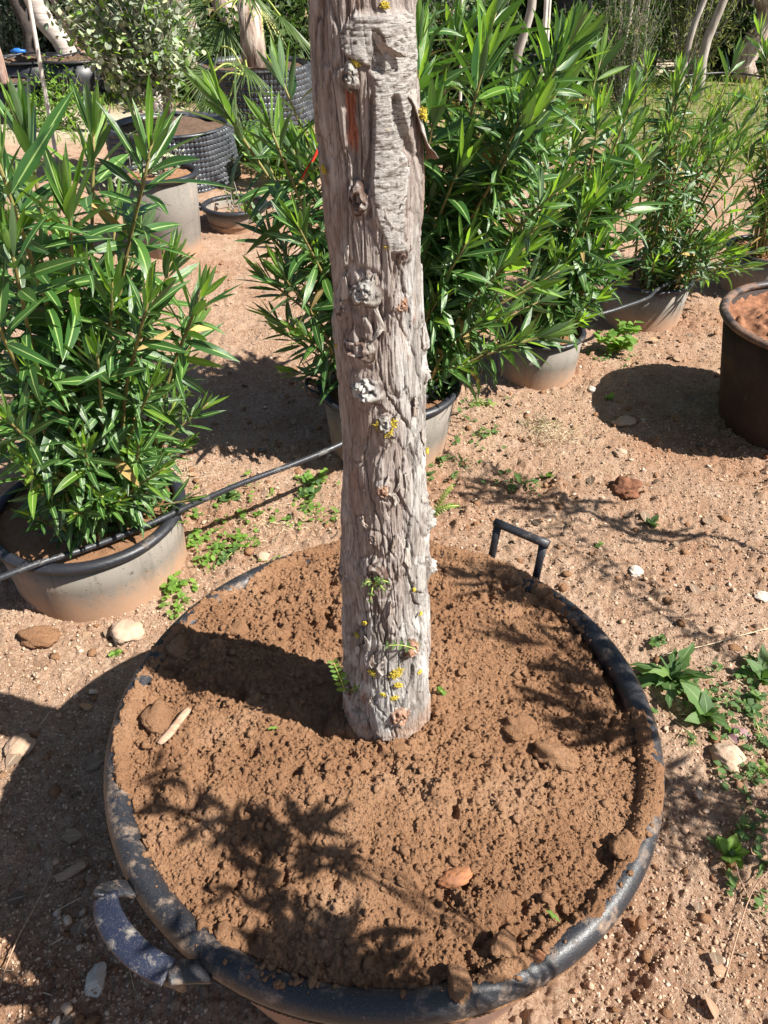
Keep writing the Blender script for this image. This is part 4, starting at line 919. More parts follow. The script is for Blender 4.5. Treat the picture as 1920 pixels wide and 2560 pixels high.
rock('clod', 378, 1392, 27, 30, 'clod against the upper left rim of the tub', 'clod', 'clod', RZ, 59, on='soil')
rock('clod', 516, 1352, 22, 20, 'round clod inside the trunk shadow', 'clod', 'clod', RZ, 60, on='soil')
rock('clod', 1085, 2160 - 220, 24, 20, 'clod at the right of the orange brick piece', 'clod', 'clod', RZ, 62, on='soil')
rock('clod', 1085, 2048, 26, 26, 'rough clod near the front rim, right of centre', 'clod', 'clod', RZ, 63, on='soil', rough=.3)
rock('clod', 1165, 2065, 13, 11, 'small orange-brown clod beside the fallen green leaf', 'clod', 'rust', RZ, 64, on='soil')
rock('clod', 1350, 1830, 26, 26, 'clod pressed against the right inner rim', 'clod', 'clod', RZ, 65, on='soil')
def chip(name, x0, y0, x1, y1, wpx, label, cat, mat, on, z, th=.5, seed=3):
    A_ = gd(x0, y0, z); B_ = gd(x1, y1, z); c = (A_+B_)/2; d = B_-A_; k = DS/FPX*(Vector((c.x, c.y, c.z-CH)).length); W_ = wpx*k/2
    n = 14; V = []
    for i in range(n):
        t = i/(n-1); p = d*(t-.5)
        s = Vector((-d.y, d.x, 0)).normalized()
        for j in range(10):
            a = j/10*6.283; q = (1+.42*float(fbm(np.array([t*2+seed]), np.array([math.cos(a)*2+math.sin(a)*3]), seed, 3)[0]))*(1-.35*abs(2*t-1)**6)
            bx_ = 1/max(abs(math.cos(a)), abs(math.sin(a))); V.append(p+s*math.cos(a)*W_*q*bx_*.9+Vector((0, 0, 1))*(math.sin(a)*W_*th*q*bx_*.7)+s*W_*.15*math.sin(t*5+seed))
    V = np.array([tuple(v) for v in V]); V = np.concatenate([V, [V[:10].mean(0), V[-10:].mean(0)]]); c_ = n*10
    F = [gridF(10, n, True), np.array([[c_, (k_+1) % 10, k_] for k_ in range(10)]+[[c_+1, (n-1)*10+k_, (n-1)*10+(k_+1) % 10] for k_ in range(10)])]
    o = link(name, mesh(name, V, F, smooth=False), None, MAT[mat]); zz_ = sz1(c.x, c.y)+W_*th*.8+.004 if on == 'soil' else g1(c.x, c.y)+W_*th+.006
    o.location = (c.x, c.y, zz_); o.rotation_euler = (.03, .04, 0); return tag(o, label, cat)
chip('wood_chip', 342, 1602, 408, 1526, 17, 'pale brown wood chip lying on the soil, left side of the tub', 'wood chip', 'wood', 'soil', RZ)
rock('brick_piece', 984, 1884, 38, 15, 'orange brick fragment lying on the soil in front of the trunk', 'brick piece', 'rust', RZ, 71, hgt=.9, on='soil', rot=.25, rough=.3, facet=.35)
chip('stick', 122, 1903, 188, 1868, 18, 'short thick stick on shaded ground left of the tub', 'stick', 'wood', 'ground', 0)
def twig(pts, r, label, z=0, mat='wood', branches=()):
    V, F = join([tube([p+Vector((0, 0, g1(p.x, p.y)+.010+.0012*i)) for i, p in enumerate(catmull([gd(*p, z) for p in P], 5))], r, 5) for P in (pts,)+tuple(branches)])
    o = link('twig', mesh('twig', V, F), None, MAT[mat]); return tag(o, label, 'twig')
twig([(118, 1880), (85, 1960), (40, 2050), (5, 2160)], .0018, 'long thin dry stalk on shaded ground at the lower left')
twig([(1560, 2130), (1600, 1985), (1625, 1925), (1659, 1890)], .0015, 'branched dry twig at the lower right, below the small weed', branches=([(1612, 1950), (1590, 1905), (1582, 1880)], [(1628, 1925), (1650, 1950), (1680, 1960)]))
twig([(1425, 1470 - 45), (1530, 1405), (1659, 1370)], .0012, 'thin straw stalk crossing behind the jagged weed', mat='straw')

# ---------------------------------------------------------------- weeds
WT = [leaf_template(.5, .12, .3, 11, wave=.4), leaf_template(.9, .14, .25, 11, wave=.45), leaf_template(1.3, .13, .2, 11, .3, wave=.4)]
BT = [leaf_template(.4, .27, .3, 8, shape=.8, wave=.12), leaf_template(.9, .29, .25, 8, .3, wave=.15)]
RT = [leaf_template(.3, .36, .15, 5), leaf_template(.7, .40, .15, 5), leaf_template(0, .34, .2, 5)]
def weed(x, y, spx, label, n=12, kind=0, mat='weed', z=0, name='weed', seed=1, tall=.3, stemn=0, group=None):
    rnd = random.Random(seed); p = gd(x, y, z); g = g1(p.x, p.y); base = Vector((p.x, p.y, g)); k = DS/FPX*(base-Vector((0, 0, CH))).length; Ls = spx*k
    t = empty(name, base, label, 'weed', group); T = (WT, BT, RT)[kind]; L = []
    if stemn:
        for s in range(stemn):
            a = rnd.random()*6.28; e = base+Vector((math.cos(a)*Ls*rnd.uniform(.2, .8), math.sin(a)*Ls*rnd.uniform(.2, .8), Ls*tall*rnd.uniform(.6, 1.6)))
            V, F = tube([base, base.lerp(e, .5)+Vector((0, 0, Ls*.08)), e], .0015, 4); link('stem', mesh('stem', V, F), t, MAT['stemtop'])
            for q in range(n):
                u = rnd.uniform(.25, 1); b = rnd.random()*6.28; d = Vector((math.cos(b), math.sin(b), rnd.uniform(-.1, .7)))
                L.append((basis(base.lerp(e, u)+Vector((0, 0, .004)), d, Vector((0, 0, 1)), Ls*rnd.uniform(.22, .42), rnd.uniform(-.4, .4)), rnd.randrange(len(T)), mat))
    else:
        for q in range(n):
            a = q*2.4+rnd.uniform(-.5, .5); el = rnd.uniform(.05, .8+tall); d = Vector((math.cos(a)*math.cos(el), math.sin(a)*math.cos(el), math.sin(el)))
            L.append((basis(base+Vector((0, 0, .005)), d, Vector((0, 0, 1)), Ls*rnd.uniform(.4, 1.15), rnd.uniform(-.7, .7))@Matrix.Diagonal((rnd.uniform(.7, 1.1), 1, 1, 1)), rnd.randrange(len(T)), mat))
    emit_leaves(t, L, 60 if spx >= 35 else 25, tpls=T); return t
weed(1445, 1475, 88, 'jagged-leaved green weed against the right rim of the tub', 26, 0, seed=1, tall=.5)
weed(1520, 1560, 78, 'broad-leaved dock weed standing right of the jagged weed', 7, 1, seed=2, tall=.6)
weed(1640, 1480, 75, 'broad-leaved dock weed at the right edge of the frame', 8, 1, seed=3, tall=.5)
weed(1562, 1590, 70, 'low weed with purple-brown leaves under the dock', 3, 1, 'purple', seed=14, tall=-.6)
weed(1640, 1600, 45, 'grassy low weed at the right edge below the dock', 10, 0, seed=5, stemn=3)
weed(1572, 1850, 42, 'small bright rosette weed right of the tub, lower right', 11, 2, 'weedlite', seed=6, stemn=0)
weed(1640, 1870, 40, 'spindly weed at the right edge beside the small bright rosette', 8, 0, seed=7)
weed(1605, 1725, 30, 'tiny weed seedling at the right, between the dock and the rosette', 7, 0, seed=8)
weed(670, 1068, 55, 'leafy weed just left of the trunk, behind the big tub', 7, 2, seed=9, stemn=3)
weed(690, 1040, 50, 'curly weed beside the leafy one, closer to the hose', 8, 2, 'weedlite', seed=10, stemn=3)
weed(490, 1085, 45, 'curly weed under the hose, right of the left pot', 9, 2, seed=11, stemn=4)
weed(385, 1275, 52, 'round-leaved weed growing against the right side of the left pot', 7, 2, 'weedlite', seed=12, stemn=4)
weed(425, 1165, 45, 'low weed between the left pot rim and the big tub', 8, 2, 'weedlite', seed=13, stemn=3)
weed(480, 1215, 45, 'low weed at the upper left edge of the big tub', 7, 2, seed=14, stemn=3)
weed(520, 1160, 34, 'small sprawling weed between two pots, left of the trunk', 6, 2, 'weedlite', seed=15, stemn=3)
weed(247, 1408, 20, 'tiny bright weed seedling beside the large pale stone', 8, 2, 'weedlite', seed=16)
weed(1330, 765, 62, 'dense bright green weed right of the pale-rimmed pot', 13, 2, 'weedlite', seed=17, stemn=7, tall=.7)
weed(1128, 1050, 36, 'dark small weed on the shaded ground right of the trunk', 6, 0, seed=18, tall=.7)
weed(1182, 1035, 22, 'tiny weed next to the dark small weed', 6, 2, seed=19)
weed(1404, 1135, 24, 'small weed alone on open ground at the shadow line', 9, 2, seed=20)
weed(1315, 868, 17, 'tiny sprout at the tip of the brown tub shadow', 7, 2, 'weedlite', seed=21)
weed(950, 1000, 34, 'weed by the right side of the trunk, under the centre pot', 8, 2, 'weed', seed=22, stemn=3)
weed(1030, 945, 40, 'loose weed right of the centre pot', 7, 0, 'weed', seed=23, stemn=3)
weed(1040, 880, 44, 'sprawling grassy weed beside the centre pot rim', 8, 0, 'weedlite', seed=24, stemn=4)
weed(1000, 1005, 26, 'small weed at the foot of the centre pot', 8, 0, 'weed', seed=25)
weed(1295, 1545 - 360, 12, 'minute green sprout on bare ground right of the handle', 5, 2, 'weedlite', seed=26)
weed(600, 400, 75, 'bushy bright green weed right of the dimpled pot', 26, 2, 'weedlite', seed=27, stemn=12, tall=.9)
weed(560, 350, 60, 'green weed patch behind the bushy bright one', 20, 2, 'weedlite', seed=28, stemn=9, tall=.8)
weed(1600, 1440, 50, 'ragged weed between the jagged weed and the dock at the right edge', 9, 0, seed=31, stemn=4)
weed(1620, 1530, 48, 'low ragged weed close above the pinkish stone', 9, 2, seed=32, stemn=4)
weed(1500, 1610, 34, 'small ragged weed beside the rim, left of the pinkish stone', 7, 0, seed=33, stemn=3)
weed(1650, 1680, 40, 'thin grassy weed at the right edge below the pinkish stone', 9, 0, 'weedlite', seed=34, stemn=4)
weed(1420, 1560 - 160, 40, 'small weed at the rim just left of the jagged weed', 8, 2, seed=35, stemn=3)
weed(1625, 1800, 36, 'sparse weed above the small bright rosette', 7, 0, seed=36, stemn=3)
weed(560, 1110, 30, 'sparse weed under the hose, left of the trunk', 7, 2, 'weedlite', seed=37, stemn=3)
weed(640, 1110, 34, 'spreading weed close behind the tub rim, left of the trunk', 7, 2, seed=38, stemn=3)
weed(980, 1030, 30, 'tiny leafy weed right of the trunk above the upright handle', 7, 2, seed=39, stemn=2)
# sprawling ground cover in the damp places
def ground_cover(name, spots, n, label, mat, seed):
    r = random.Random(seed); Vs = []; Fs = []; U = []; off = 0
    for i in range(n):
        x, y, sd = spots[r.randrange(len(spots))]; p = gd(x, y); p = Vector((p.x+r.gauss(0, sd), p.y+r.gauss(0, sd), 0))
        if math.hypot(p.x, p.y-.888) < .52 or math.hypot(p.x-PL[0], p.y-PL[1]) < .29: continue
        for k in range(r.randint(2, 5)):
            V0, F0, UV = r.choice(RT+WT[:1]); q = Vector((p.x+r.gauss(0, .008), p.y+r.gauss(0, .008), g1(p.x, p.y)+.008+r.random()*.012))
            m = np.array(basis(q, Vector((r.gauss(0, 1), r.gauss(0, 1), r.uniform(-.1, .6))), Vector((0, 0, 1)), r.uniform(.008, .024))); Vs.append(V0@m[:3, :3].T+m[:3, 3]); Fs.append(F0+off); U.append(UV); off += len(V0)
    o = link(name, mesh(name, np.concatenate(Vs), np.concatenate(Fs), uv=np.concatenate(U)), None, MAT[mat]); tag(o, label, kind='stuff')
ground_cover('ground_cover', [(430, 1150, .05), (470, 1100, .07), (520, 1190, .05), (560, 1120, .07), (640, 1060, .06), (690, 1110, .05), (400, 1250, .04), (380, 1300, .03), (450, 1210, .04)], 130, 'sprawling small green ground cover left of the trunk', 'weedlite', 1)
ground_cover('ground_cover', [(960, 1010, .06), (1020, 940, .08), (1040, 880, .08), (1120, 1040, .05), (1550, 1540, .06), (1620, 1480, .07), (1630, 1620, .06), (1640, 1720, .05), (1480, 1500, .04), (1610, 1860, .05), (1310, 770, .08)], 170, 'sprawling small green ground cover at the right', 'weed', 2)
# dead leaves
x, y = ground_pts(520, 5, .5); Vs = []; Fs = []; off = 0; U = []
for i in range(len(x)):
    V0, F0, UV = RT[i % 2] if i % 3 else TPL[3]; z = g1(x[i], y[i])+.012; L0 = random.uniform(.018, .05)
    m = np.array(basis(Vector((x[i], y[i], z)), Vector((random.gauss(0, 1), random.gauss(0, 1), random.gauss(0, .15))), Vector((random.gauss(0, .3), random.gauss(0, .3), 1)), L0)); Vs.append(V0@m[:3, :3].T+m[:3, 3]); Fs.append(F0+off); U.append(UV); off += len(V0)
o = link('leaf_litter', mesh('leaf_litter', np.concatenate(Vs), np.concatenate(Fs), uv=np.concatenate(U)), None, MAT['litter']); tag(o, 'dead curled leaves littering the ground', kind='stuff')
# dry grass tuft
def tuft(x, y, n, h, label, mat, spread=.05, seed=1, cat='grass tuft'):
    rnd = random.Random(seed); p = gd(x, y); base = Vector((p.x, p.y, g1(p.x, p.y))); parts = []
    for i in range(n):
        a = rnd.random()*6.28; b = base+Vector((rnd.gauss(0, spread), rnd.gauss(0, spread*.7), 0)); o_ = Vector((math.cos(a), math.sin(a), 0))
        parts.append(tube([b, b+o_*h*.35+Vector((0, 0, h*.4)), b+o_*h*rnd.uniform(.6, 1.1)+Vector((0, 0, h*rnd.uniform(.1, .5)))], [.0012, .001, .0003], 3, False))
    V, F = join(parts); o = link('dry_grass_tuft', mesh('dry_grass_tuft', V, F), None, MAT[mat]); return tag(o, label, cat)
tuft(1205, 948, 110, .06, 'dry straw-coloured grass tuft on open ground right of the trunk', 'straw', .06, 1)
tuft(1160, 925, 60, .05, 'olive green grass tuft next to the straw-coloured one', 'conif', .05, 2)
tuft(330, 1050, 140, .10, 'dry grass growing on the soil of the left pot', 'straw', .05, 4); 
tuft(590, 1130, 60, .05, 'dry pale grass on the ground under the hose', 'straw', .07, 5)

# sprouts on and around the trunk base
def sprig(p0, p1, n, leaf, label=None, parent=None, mat='weedlite', name='sprout', droop=.03):
    p0 = Vector(p0); p1 = Vector(p1); P = catmull([p0, p0.lerp(p1, .5)+Vector((0, -.004, droop*.3)), p1], 6)
    V, F = tube(P, .0011, 5); 
    if parent is None: root = empty(name, p0, label, 'plant')
    else: root = empty(name, p0); root.parent = parent; root.location = p0-parent.location
    st = link('stem', mesh('stem', V, F), root, MAT['stemtop'], loc=-p0)
    Vs = []; Fs = []; U = []; off = 0; ax = (p1-p0).normalized(); sd = ax.cross(Vector((0, -.8, .6))).normalized()
    for i in range(n):
        t = (i+1)/(n); p = P[min(len(P)-1, int(t*(len(P)-1)))]
        for s in (-1, 1):
            V0, F0, UV = RT[2]; m = np.array(basis(p, (sd*s+ax*.5), Vector((0, -.6, .8)), leaf*(1-.35*t), 0)); Vs.append(V0*np.array([.7, 1, 1])@m[:3, :3].T+m[:3, 3]); Fs.append(F0+off); U.append(UV); off += len(V0)
    V = np.concatenate(Vs); link('leaflets', mesh('leaflets', V, np.concatenate(Fs), uv=np.concatenate(U)), root, MAT[mat], loc=-p0)
    return root
def tp(x, y, dr=0): a, z = td(x, y); return tpos(a, z, dr)
b_ = tp(758, 1490, .010)
def nearp(x, y, ref): return ad(x, y, ref.y)
sprig(b_, nearp(720, 1420, b_)+Vector((0, -.01, 0)), 7, .017, 'pinnate green sprout leaning left from the foot of the trunk')
sprig(b_, nearp(806, 1465, b_)+Vector((0, -.012, 0)), 6, .010, 'small feathery sprout leaning right at the foot of the trunk')
q_ = gd(945, 1518, .43); q_.z = sz1(q_.x, q_.y); sprig(q_, nearp(956, 1492, q_), 4, .014, 'tiny green seedling in the soil just right of the trunk foot')
q2 = tp(888, 1392, .012); sprig(q2, nearp(838, 1384, q2)+Vector((0, -.01, 0)), 4, .012, 'pale green leaf sprout on the trunk among yellow lichen', mat='weed')
q3 = tp(812, 1250, .012)
for k, (x, y) in enumerate([(785, 1250), (800, 1285), (830, 1262), (822, 1240), (838, 1245)]): sprig(q3, nearp(x, y, q3)+Vector((0, -.012, 0)), 3, .008, 'leafy sprout shoot in the hollow knot, %s' % ['pointing left', 'hanging down', 'pointing right', 'short and upright', 'thin, at the right'][k], mat='weed')
q4 = tp(918, 1110, .012)
for k, (x, y) in enumerate([(978, 1048), (990, 1092)]): sprig(q4, nearp(x, y, q4)+Vector((0, .0, 0)), 11, .007, ['feathery twiglet pointing up from the right-hand knot', 'feathery twiglet drooping from the right-hand knot'][k])
for (x0, y0, x1, y1, lb) in [(578, 1575, 608, 1566, 'single fallen green leaf on the soil left of the trunk'), (1180, 1965, 1214, 1988, 'single fallen narrow green leaf on the soil near the front right rim')]:
    a_ = gd(x0, y0, RZ); c_ = gd(x1, y1, RZ); m = basis(Vector((a_.x, a_.y, sz1(a_.x, a_.y)+.010)), c_-a_, Vector((0, 0, 1)), (c_-a_).length); V0, F0, U0 = WT[0]; me = mesh('fallen_leaf', V0, F0, uv=U0); me.transform(m)
    o = link('fallen_leaf', me, None, MAT['weedlite']); tag(o, lb, 'leaf')
# red ribbon behind the trunk on the left
A_ = ad(690, 325, .98); pr_ = []
for t in np.linspace(0, 1, 12):
    c_ = ad(690-34*t, 325+55*t-8*math.sin(t*3), .985-.02*t); wv_ = .014-.006*t
    for s in (-1, 1): pr_.append(tuple(c_+Vector((.55*s*wv_, .004*math.sin(t*9)*s, .9*s*wv_+.003*math.sin(t*7)))))
V = np.array(pr_); V2 = V+np.array([0, .0006, 0]); F = gridF(2, 12); o = link('red_ribbon', mesh('red_ribbon', np.concatenate([V, V2]), np.concatenate([F, F[:, ::-1]+24])), None, MAT['ribbon']); tag(o, 'red plastic ribbon end sticking out from behind the trunk, left side', 'ribbon')

# ---------------------------------------------------------------- background
def dimple_pot(c, R, h, label, soil='darksoil', seed=1, nseg=84, rows=11):
    t = empty('dimpled_pot', (c[0], c[1], 0), label, 'plant pot', 'dimpled black pots'); V = []; F = []
    st = 2*math.pi/nseg; dz = h/rows
    for j in range(rows):
        for i in range(nseg):
            a0 = i*st+(j % 2)*0; z0 = j*dz; q = len(V)
            wb = lambda a, z: 1+.035*math.sin(a*2+seed)+.02*math.sin(a*5+z*6+seed)+.012*math.sin(a*11+z*13)
            f = lambda a, z, r: (c[0]+r*wb(a, z)*math.cos(a), c[1]+r*wb(a, z)*math.sin(a), z+.012*math.sin(a*3+seed))
            V += [f(a0, z0, R), f(a0+st, z0, R), f(a0+st, z0+dz, R), f(a0, z0+dz, R)]
            ins = .34
            V += [f(a0+st*ins, z0+dz*ins, R+.018), f(a0+st*(1-ins), z0+dz*ins, R+.018), f(a0+st*(1-ins), z0+dz*(1-ins), R+.018), f(a0+st*ins, z0+dz*(1-ins), R+.018)]
            V += [f(a0+st*.5, z0+dz*.5, R-.004)]
            for a, b in ((0, 1), (1, 2), (2, 3), (3, 0)): F.append((q+a, q+b, q+4+b)); F.append((q+a, q+4+b, q+4+a)); F.append((q+4+a, q+4+b, q+8))
    link('wall_sheet', mesh('wall_sheet', np.array(V), np.array(F), smooth=False), t, MAT['airpot'])
    V, F = lathe([(R-.01, h-.01), (R+.01, h), (R-.012, h+.012), (R-.02, h-.03)], c[0], c[1], 64, .01, seed); link('rim', mesh('rim', V, F), t, MAT['airpot'])
    n = 40; q = np.linspace(0, 1, 12); a = np.linspace(0, 2*np.pi, n, endpoint=False); Q, A_ = np.meshgrid(q, a, indexing='ij'); X = c[0]+Q*(R-.012)*np.cos(A_); Y = c[1]+Q*(R-.012)*np.sin(A_)
    V = np.stack([X, Y, h-.03+.03*fbm(X*6, Y*6, seed, 3)+.02*(1-Q)], -1).reshape(-1, 3); link('soil', mesh('soil', V, gridF(n, 12, True)), t, MAT[soil]); return t
MAT['airpot'] = mat_simple('black_dimpled_plastic', (.022, .026, .034), (.085, .09, .10), 14, .35, .001, spec=.6)
AP1 = (-1.56, 6.15); dimple_pot(AP1, .43, .38, 'dimpled black pot holding the silvery shrub, behind the tall grey pot')
c_ = gd(598, 205); AP2 = (c_.x, 8.1); dimple_pot(AP2, .5, .5, 'dimpled black pot under the fan palm, farther back', seed=2)
SIL = [leaf_template(.2, .30, .25, 4), leaf_template(.5, .33, .2, 4), leaf_template(-.1, .28, .3, 4)]
def bushy(name, c, z0, tipsbox, n, leaf, mat, label, mat2=None, stems=10, trunk=None, T=SIL, seed=1, cat='shrub', dens=26, cap=0, clump=.11):
    """shrub: stems carry clumps of many leaf-sized faces"""
    rnd = random.Random(seed); t = empty(name, (c[0], c[1], z0), label, cat); L = []; parts = []
    b = Vector((c[0], c[1], z0)); zb = 0
    if trunk:
        V, F = tube([b, b+Vector((.01, 0, trunk[0]*.5)), b+Vector((0, 0, trunk[0]))], [trunk[1], trunk[1]*.9, trunk[1]*.7], 9); link('trunk', mesh('trunk', V, F), t, MAT['palebark']); b = b+Vector((0, 0, trunk[0]*.8))
    for s in range(n):
        x0, x1, y0, y1, z0_, z1_ = tipsbox
        while True:
            u = Vector((rnd.uniform(-1, 1), rnd.uniform(-1, 1), rnd.uniform(-1, 1)))
            if u.length < 1: break
        e = Vector(((x0+x1)/2+u.x*(x1-x0)/2, (y0+y1)/2+u.y*(y1-y0)/2, (z0_+z1_)/2+u.z*(z1_-z0_)/2))
        P = catmull([b, b.lerp(e, .5)+Vector((rnd.uniform(-.03, .03), 0, -.03)), e], 4)
        parts.append(tube(P, [.006*(1-.7*i/(len(P)-1)) for i in range(len(P))], 4, False))
        for q in range(dens):
            u_ = rnd.uniform(.45, 1)**.7; p = P[min(len(P)-1, int(u_*(len(P)-1)))]+Vector((rnd.gauss(0, clump*.5), rnd.gauss(0, clump*.5), rnd.gauss(0, clump*.5)))
            d = Vector((rnd.gauss(0, .7), rnd.gauss(0, .7), rnd.gauss(.6, .6)))
            L.append((basis(p, d, Vector((rnd.gauss(0, .4), rnd.gauss(0, .4), 1)), leaf*rnd.uniform(.6, 1.25), rnd.uniform(-.5, .5)), rnd.randrange(len(T)), mat2 if (mat2 and rnd.random() < .2) else mat))
    V, F = join(parts); o = link('branches', mesh('branches', V, F), t, MAT['palebark'])
    emit_leaves(t, L, cap, tpls=T); return t
sx = at(320, 150, 6.1)
bushy('silvery_shrub', AP1, .42, (sx.x-.50, sx.x+.54, 5.7, 6.5, .50, 1.85), 135, .052, 'silver', 'silvery grey round-leaved shrub in the dimpled black pot, upper left', 'young', trunk=(.30, .035), dens=34, cap=300, seed=3)
bushy('small_shrub', (-1.275, 4.62), .42, (-1.45, -1.1, 4.5, 4.75, .45, .62), 8, .035, 'silver', 'few thin grey-green sprigs in the tall grey pot', dens=9, seed=4, clump=.04)
bushy('small_shrub', (-.95, 5.06), .05, (-1.1, -.85, 4.95, 5.15, .12, .30), 6, .03, 'weed', 'scraggly seedling in the low empty pot', dens=7, seed=5, clump=.04)

def fan_leaf(parent, hub, axis, n, L, mat, spread=2.4, seed=1, droop=.5):
    rnd = random.Random(seed); axis = axis.normalized(); side = axis.cross(Vector((0, 0, 1))).normalized(); Vs = []; Fs = []; U = []; off = 0
    for k in range(n):
        a = (k/(n-1)-.5)*spread; d = axis*math.cos(a)+(side*.85+Vector((0, 0, .5)))*math.sin(a); l = L*(1-.35*abs(a)/(spread/2))*rnd.uniform(.85, 1.05)
        V0, F0, UV = PT[rnd.randrange(2)]; m = np.array(basis(hub, d+Vector((0, 0, rnd.uniform(-.05, .05))), Vector((0, -.5, 1)), l)); Vs.append(V0@m[:3, :3].T+m[:3, 3]); Fs.append(F0+off); U.append(UV); off += len(V0)
    return link('frond', mesh('frond', np.concatenate(Vs), np.concatenate(Fs), uv=np.concatenate(U)), parent, MAT[mat])
PT = [leaf_template(droop, .020, .5, 7, shape=.6) for droop in (.15, .5)]
def fan_palm(c, zc, label, fr, seed=1, trunk=True):
    t = empty('fan_palm', (c[0], c[1], 0), label, 'palm'); rnd = random.Random(seed)
    if trunk:
        V, F = tube([Vector((c[0], c[1], .4)), Vector((c[0], c[1], zc))], [.12, .10], 12); link('trunk', mesh('trunk', V, F), t, MAT['shag'])
    for (dx, dy, dz, l, mt, n) in fr:
        b = Vector((c[0], c[1], zc)); d = Vector((dx, dy, dz)); hub = b+d
        V, F = tube(catmull([b, b+d*.5+Vector((0, 0, .08)), hub], 4), .008, 5); link('frond_stalk', mesh('frond_stalk', V, F), t, MAT['stemtop'])
        fan_leaf(t, hub, d+Vector((0, 0, -.15)), n, l, mt, seed=rnd.randrange(999))
    return t
fan_palm(AP2, 1.0, 'fan palm with dark spiky fronds in the farther dimpled pot, left of the trunk top', [(-.35, -.3, .0, .50, 'palm', 26), (-.45, -.1, -.25, .48, 'palm', 26), (-.15, -.45, -.15, .5, 'palm', 26), (.3, -.3, -.1, .5, 'palm', 26), (-.30, -.2, .25, .5, 'palm', 26), (.05, -.5, .1, .5, 'palm', 24), (.15, -.35, -.05, .42, 'drypalm', 9), (.4, .1, .1, .5, 'palm', 24), (0, .4, .1, .5, 'palm', 24), (-.4, .3, .1, .5, 'palm', 24), (-.5, -.35, -.12, .5, 'palm', 26), (.1, -.4, .3, .5, 'palm', 26)], 4, True)
c_ = gp(520, 215); fan_palm((-1.15, 7.3), .52, 'dark young fan palm with drooping fronds beside the silvery shrub', [(-.25, -.2, .05, .42, 'palm', 26), (-.3, -.05, -.12, .42, 'palm', 24), (-.1, -.3, -.1, .4, 'palm', 24), (.05, -.25, .1, .42, 'palm', 24), (-.2, .1, .2, .42, 'palm', 24)], 5, False)

def trunkobj(px, py, Y, w, lean, label, mat, h=2.3, name='tree', cat='tree', flare=1.3, crown=True, seed=1, leaves=600):
    """a far tree whose foot is where the pixel meets depth Y"""
    rnd = random.Random(seed); f = at(px, py, Y); b = Vector((f.x, Y, 0)); t = empty(name, b, label, cat)
    e = b+Vector((lean*h, rnd.uniform(-.1, .1), h)); n = 14; P = [b.lerp(e, (i/(n-1))**1.0)+Vector((.03*math.sin(i*1.3+seed)*w/.1, 0, 0)) for i in range(n)]
    rad = [w/2*(1+(flare-1)*math.exp(-i*.9))*(1-.25*i/(n-1))*(1+.06*math.sin(i*2.3+seed)) for i in range(n)]
    V, F = tube(P, rad, 14); link('trunk', mesh('trunk', V, F), t, MAT[mat])
    if crown:  # out-of-view leaf cloud, added overhead to shade the far ground
        L = []
        for q in range(leaves):
            u = Vector((rnd.gauss(0, .6), rnd.gauss(0, .6), rnd.gauss(.1, .4))); L.append((basis(e+u, Vector((rnd.gauss(0, 1), rnd.gauss(0, 1), rnd.gauss(0, .6))), Vector((0, 0, 1)), rnd.uniform(.14, .24)), rnd.randrange(3), 'darkfol'))
        T = SIL; Vs = []; Fs = []; U = []; off = 0
        for m, k, _ in L:
            V0, F0, UV = T[k]; A_ = np.array(m); Vs.append(V0@A_[:3, :3].T+A_[:3, 3]); Fs.append(F0+off); U.append(UV); off += len(V0)
        o = link('crown', mesh('crown', np.concatenate(Vs), np.concatenate(Fs), uv=np.concatenate(U)), t, MAT['darkfol']); o['kind'] = 'stuff'
    return t
tr = [(12, 150, 8.4, .09, -.12, 'thin red-barked scaly trunk at the far left edge', 'redbark'), (75, 120, 10.2, .15, .0, 'dark thick trunk with swollen foot rising from a black pot, upper left', 'darkbark'),
      (178, 110, 9.6, .21, -.28, 'grey ringed palm trunk leaning left, upper left', 'palmtrunk'), (212, 120, 10.4, .10, -.28, 'brown leaning trunk just right of the ringed palm trunk', 'redbark'),
      (392, 250, 7.6, .13, -.06, 'pale smooth palm trunk behind the silvery shrub', 'palmtrunk'), (435, 80, 11.0, .20, -.03, 'short visible grey ringed trunk right of the silvery shrub', 'palmtrunk'),
      (492, 110, 9.4, .20, -.17, 'shaggy brown fibrous palm trunk leaning beside the fan palm', 'shag'), (570, 110, 9.8, .24, .02, 'whitish shaggy palm trunk behind the fan palm', 'shag'),
      (100, 60, 12.4, .06, -.05, 'slim tan post-like trunk behind the white cane', 'palebark'), (300, 60, 13.0, .12, .05, 'dim trunk far behind the silvery shrub', 'redbark'),
      (1190, 90, 11.5, .16, 0, 'dark trunk just right of the main trunk top', 'redbark'), (1290, 100, 8.7, .09, .10, 'thin pale crooked trunk behind the centre oleander', 'palebark'), (1395, 115, 10.6, .3, .0, 'very dark shaggy palm trunk, upper right of centre', 'darkbark'),
      (1545, 95, 9.6, .07, .09, 'white thin trunk left of the feathery shrub', 'palebark'), (1475, 60, 9.9, .08, 0, 'far thin grey trunk between dark trunks', 'palebark'), (1620, 75, 9.7, .06, -.06, 'slender pale trunk behind the feathery shrub', 'palebark'),
      (1715, 90, 9.4, .07, .12, 'leaning pale trunk right of the feathery shrub', 'palebark'), (1770, 80, 9.5, .10, .08, 'broad whitish trunk at the upper right', 'palebark'), (1840, 55, 11.2, .22, 0, 'dark shaggy trunk near the upper right corner', 'darkbark'), (1900, 60, 10.4, .26, .0, 'brown palm trunk in the upper right corner', 'shag'),
      (1510, 40, 14.0, .12, 0, 'dark far trunk behind the white thin trunk', 'darkbark'), (1660, 30, 14.5, .14, .03, 'dark far trunk behind the slender pale trunk', 'darkbark'), (660, 60, 12.0, .14, 0, 'brown trunk behind the dry yellow frond', 'redbark')]
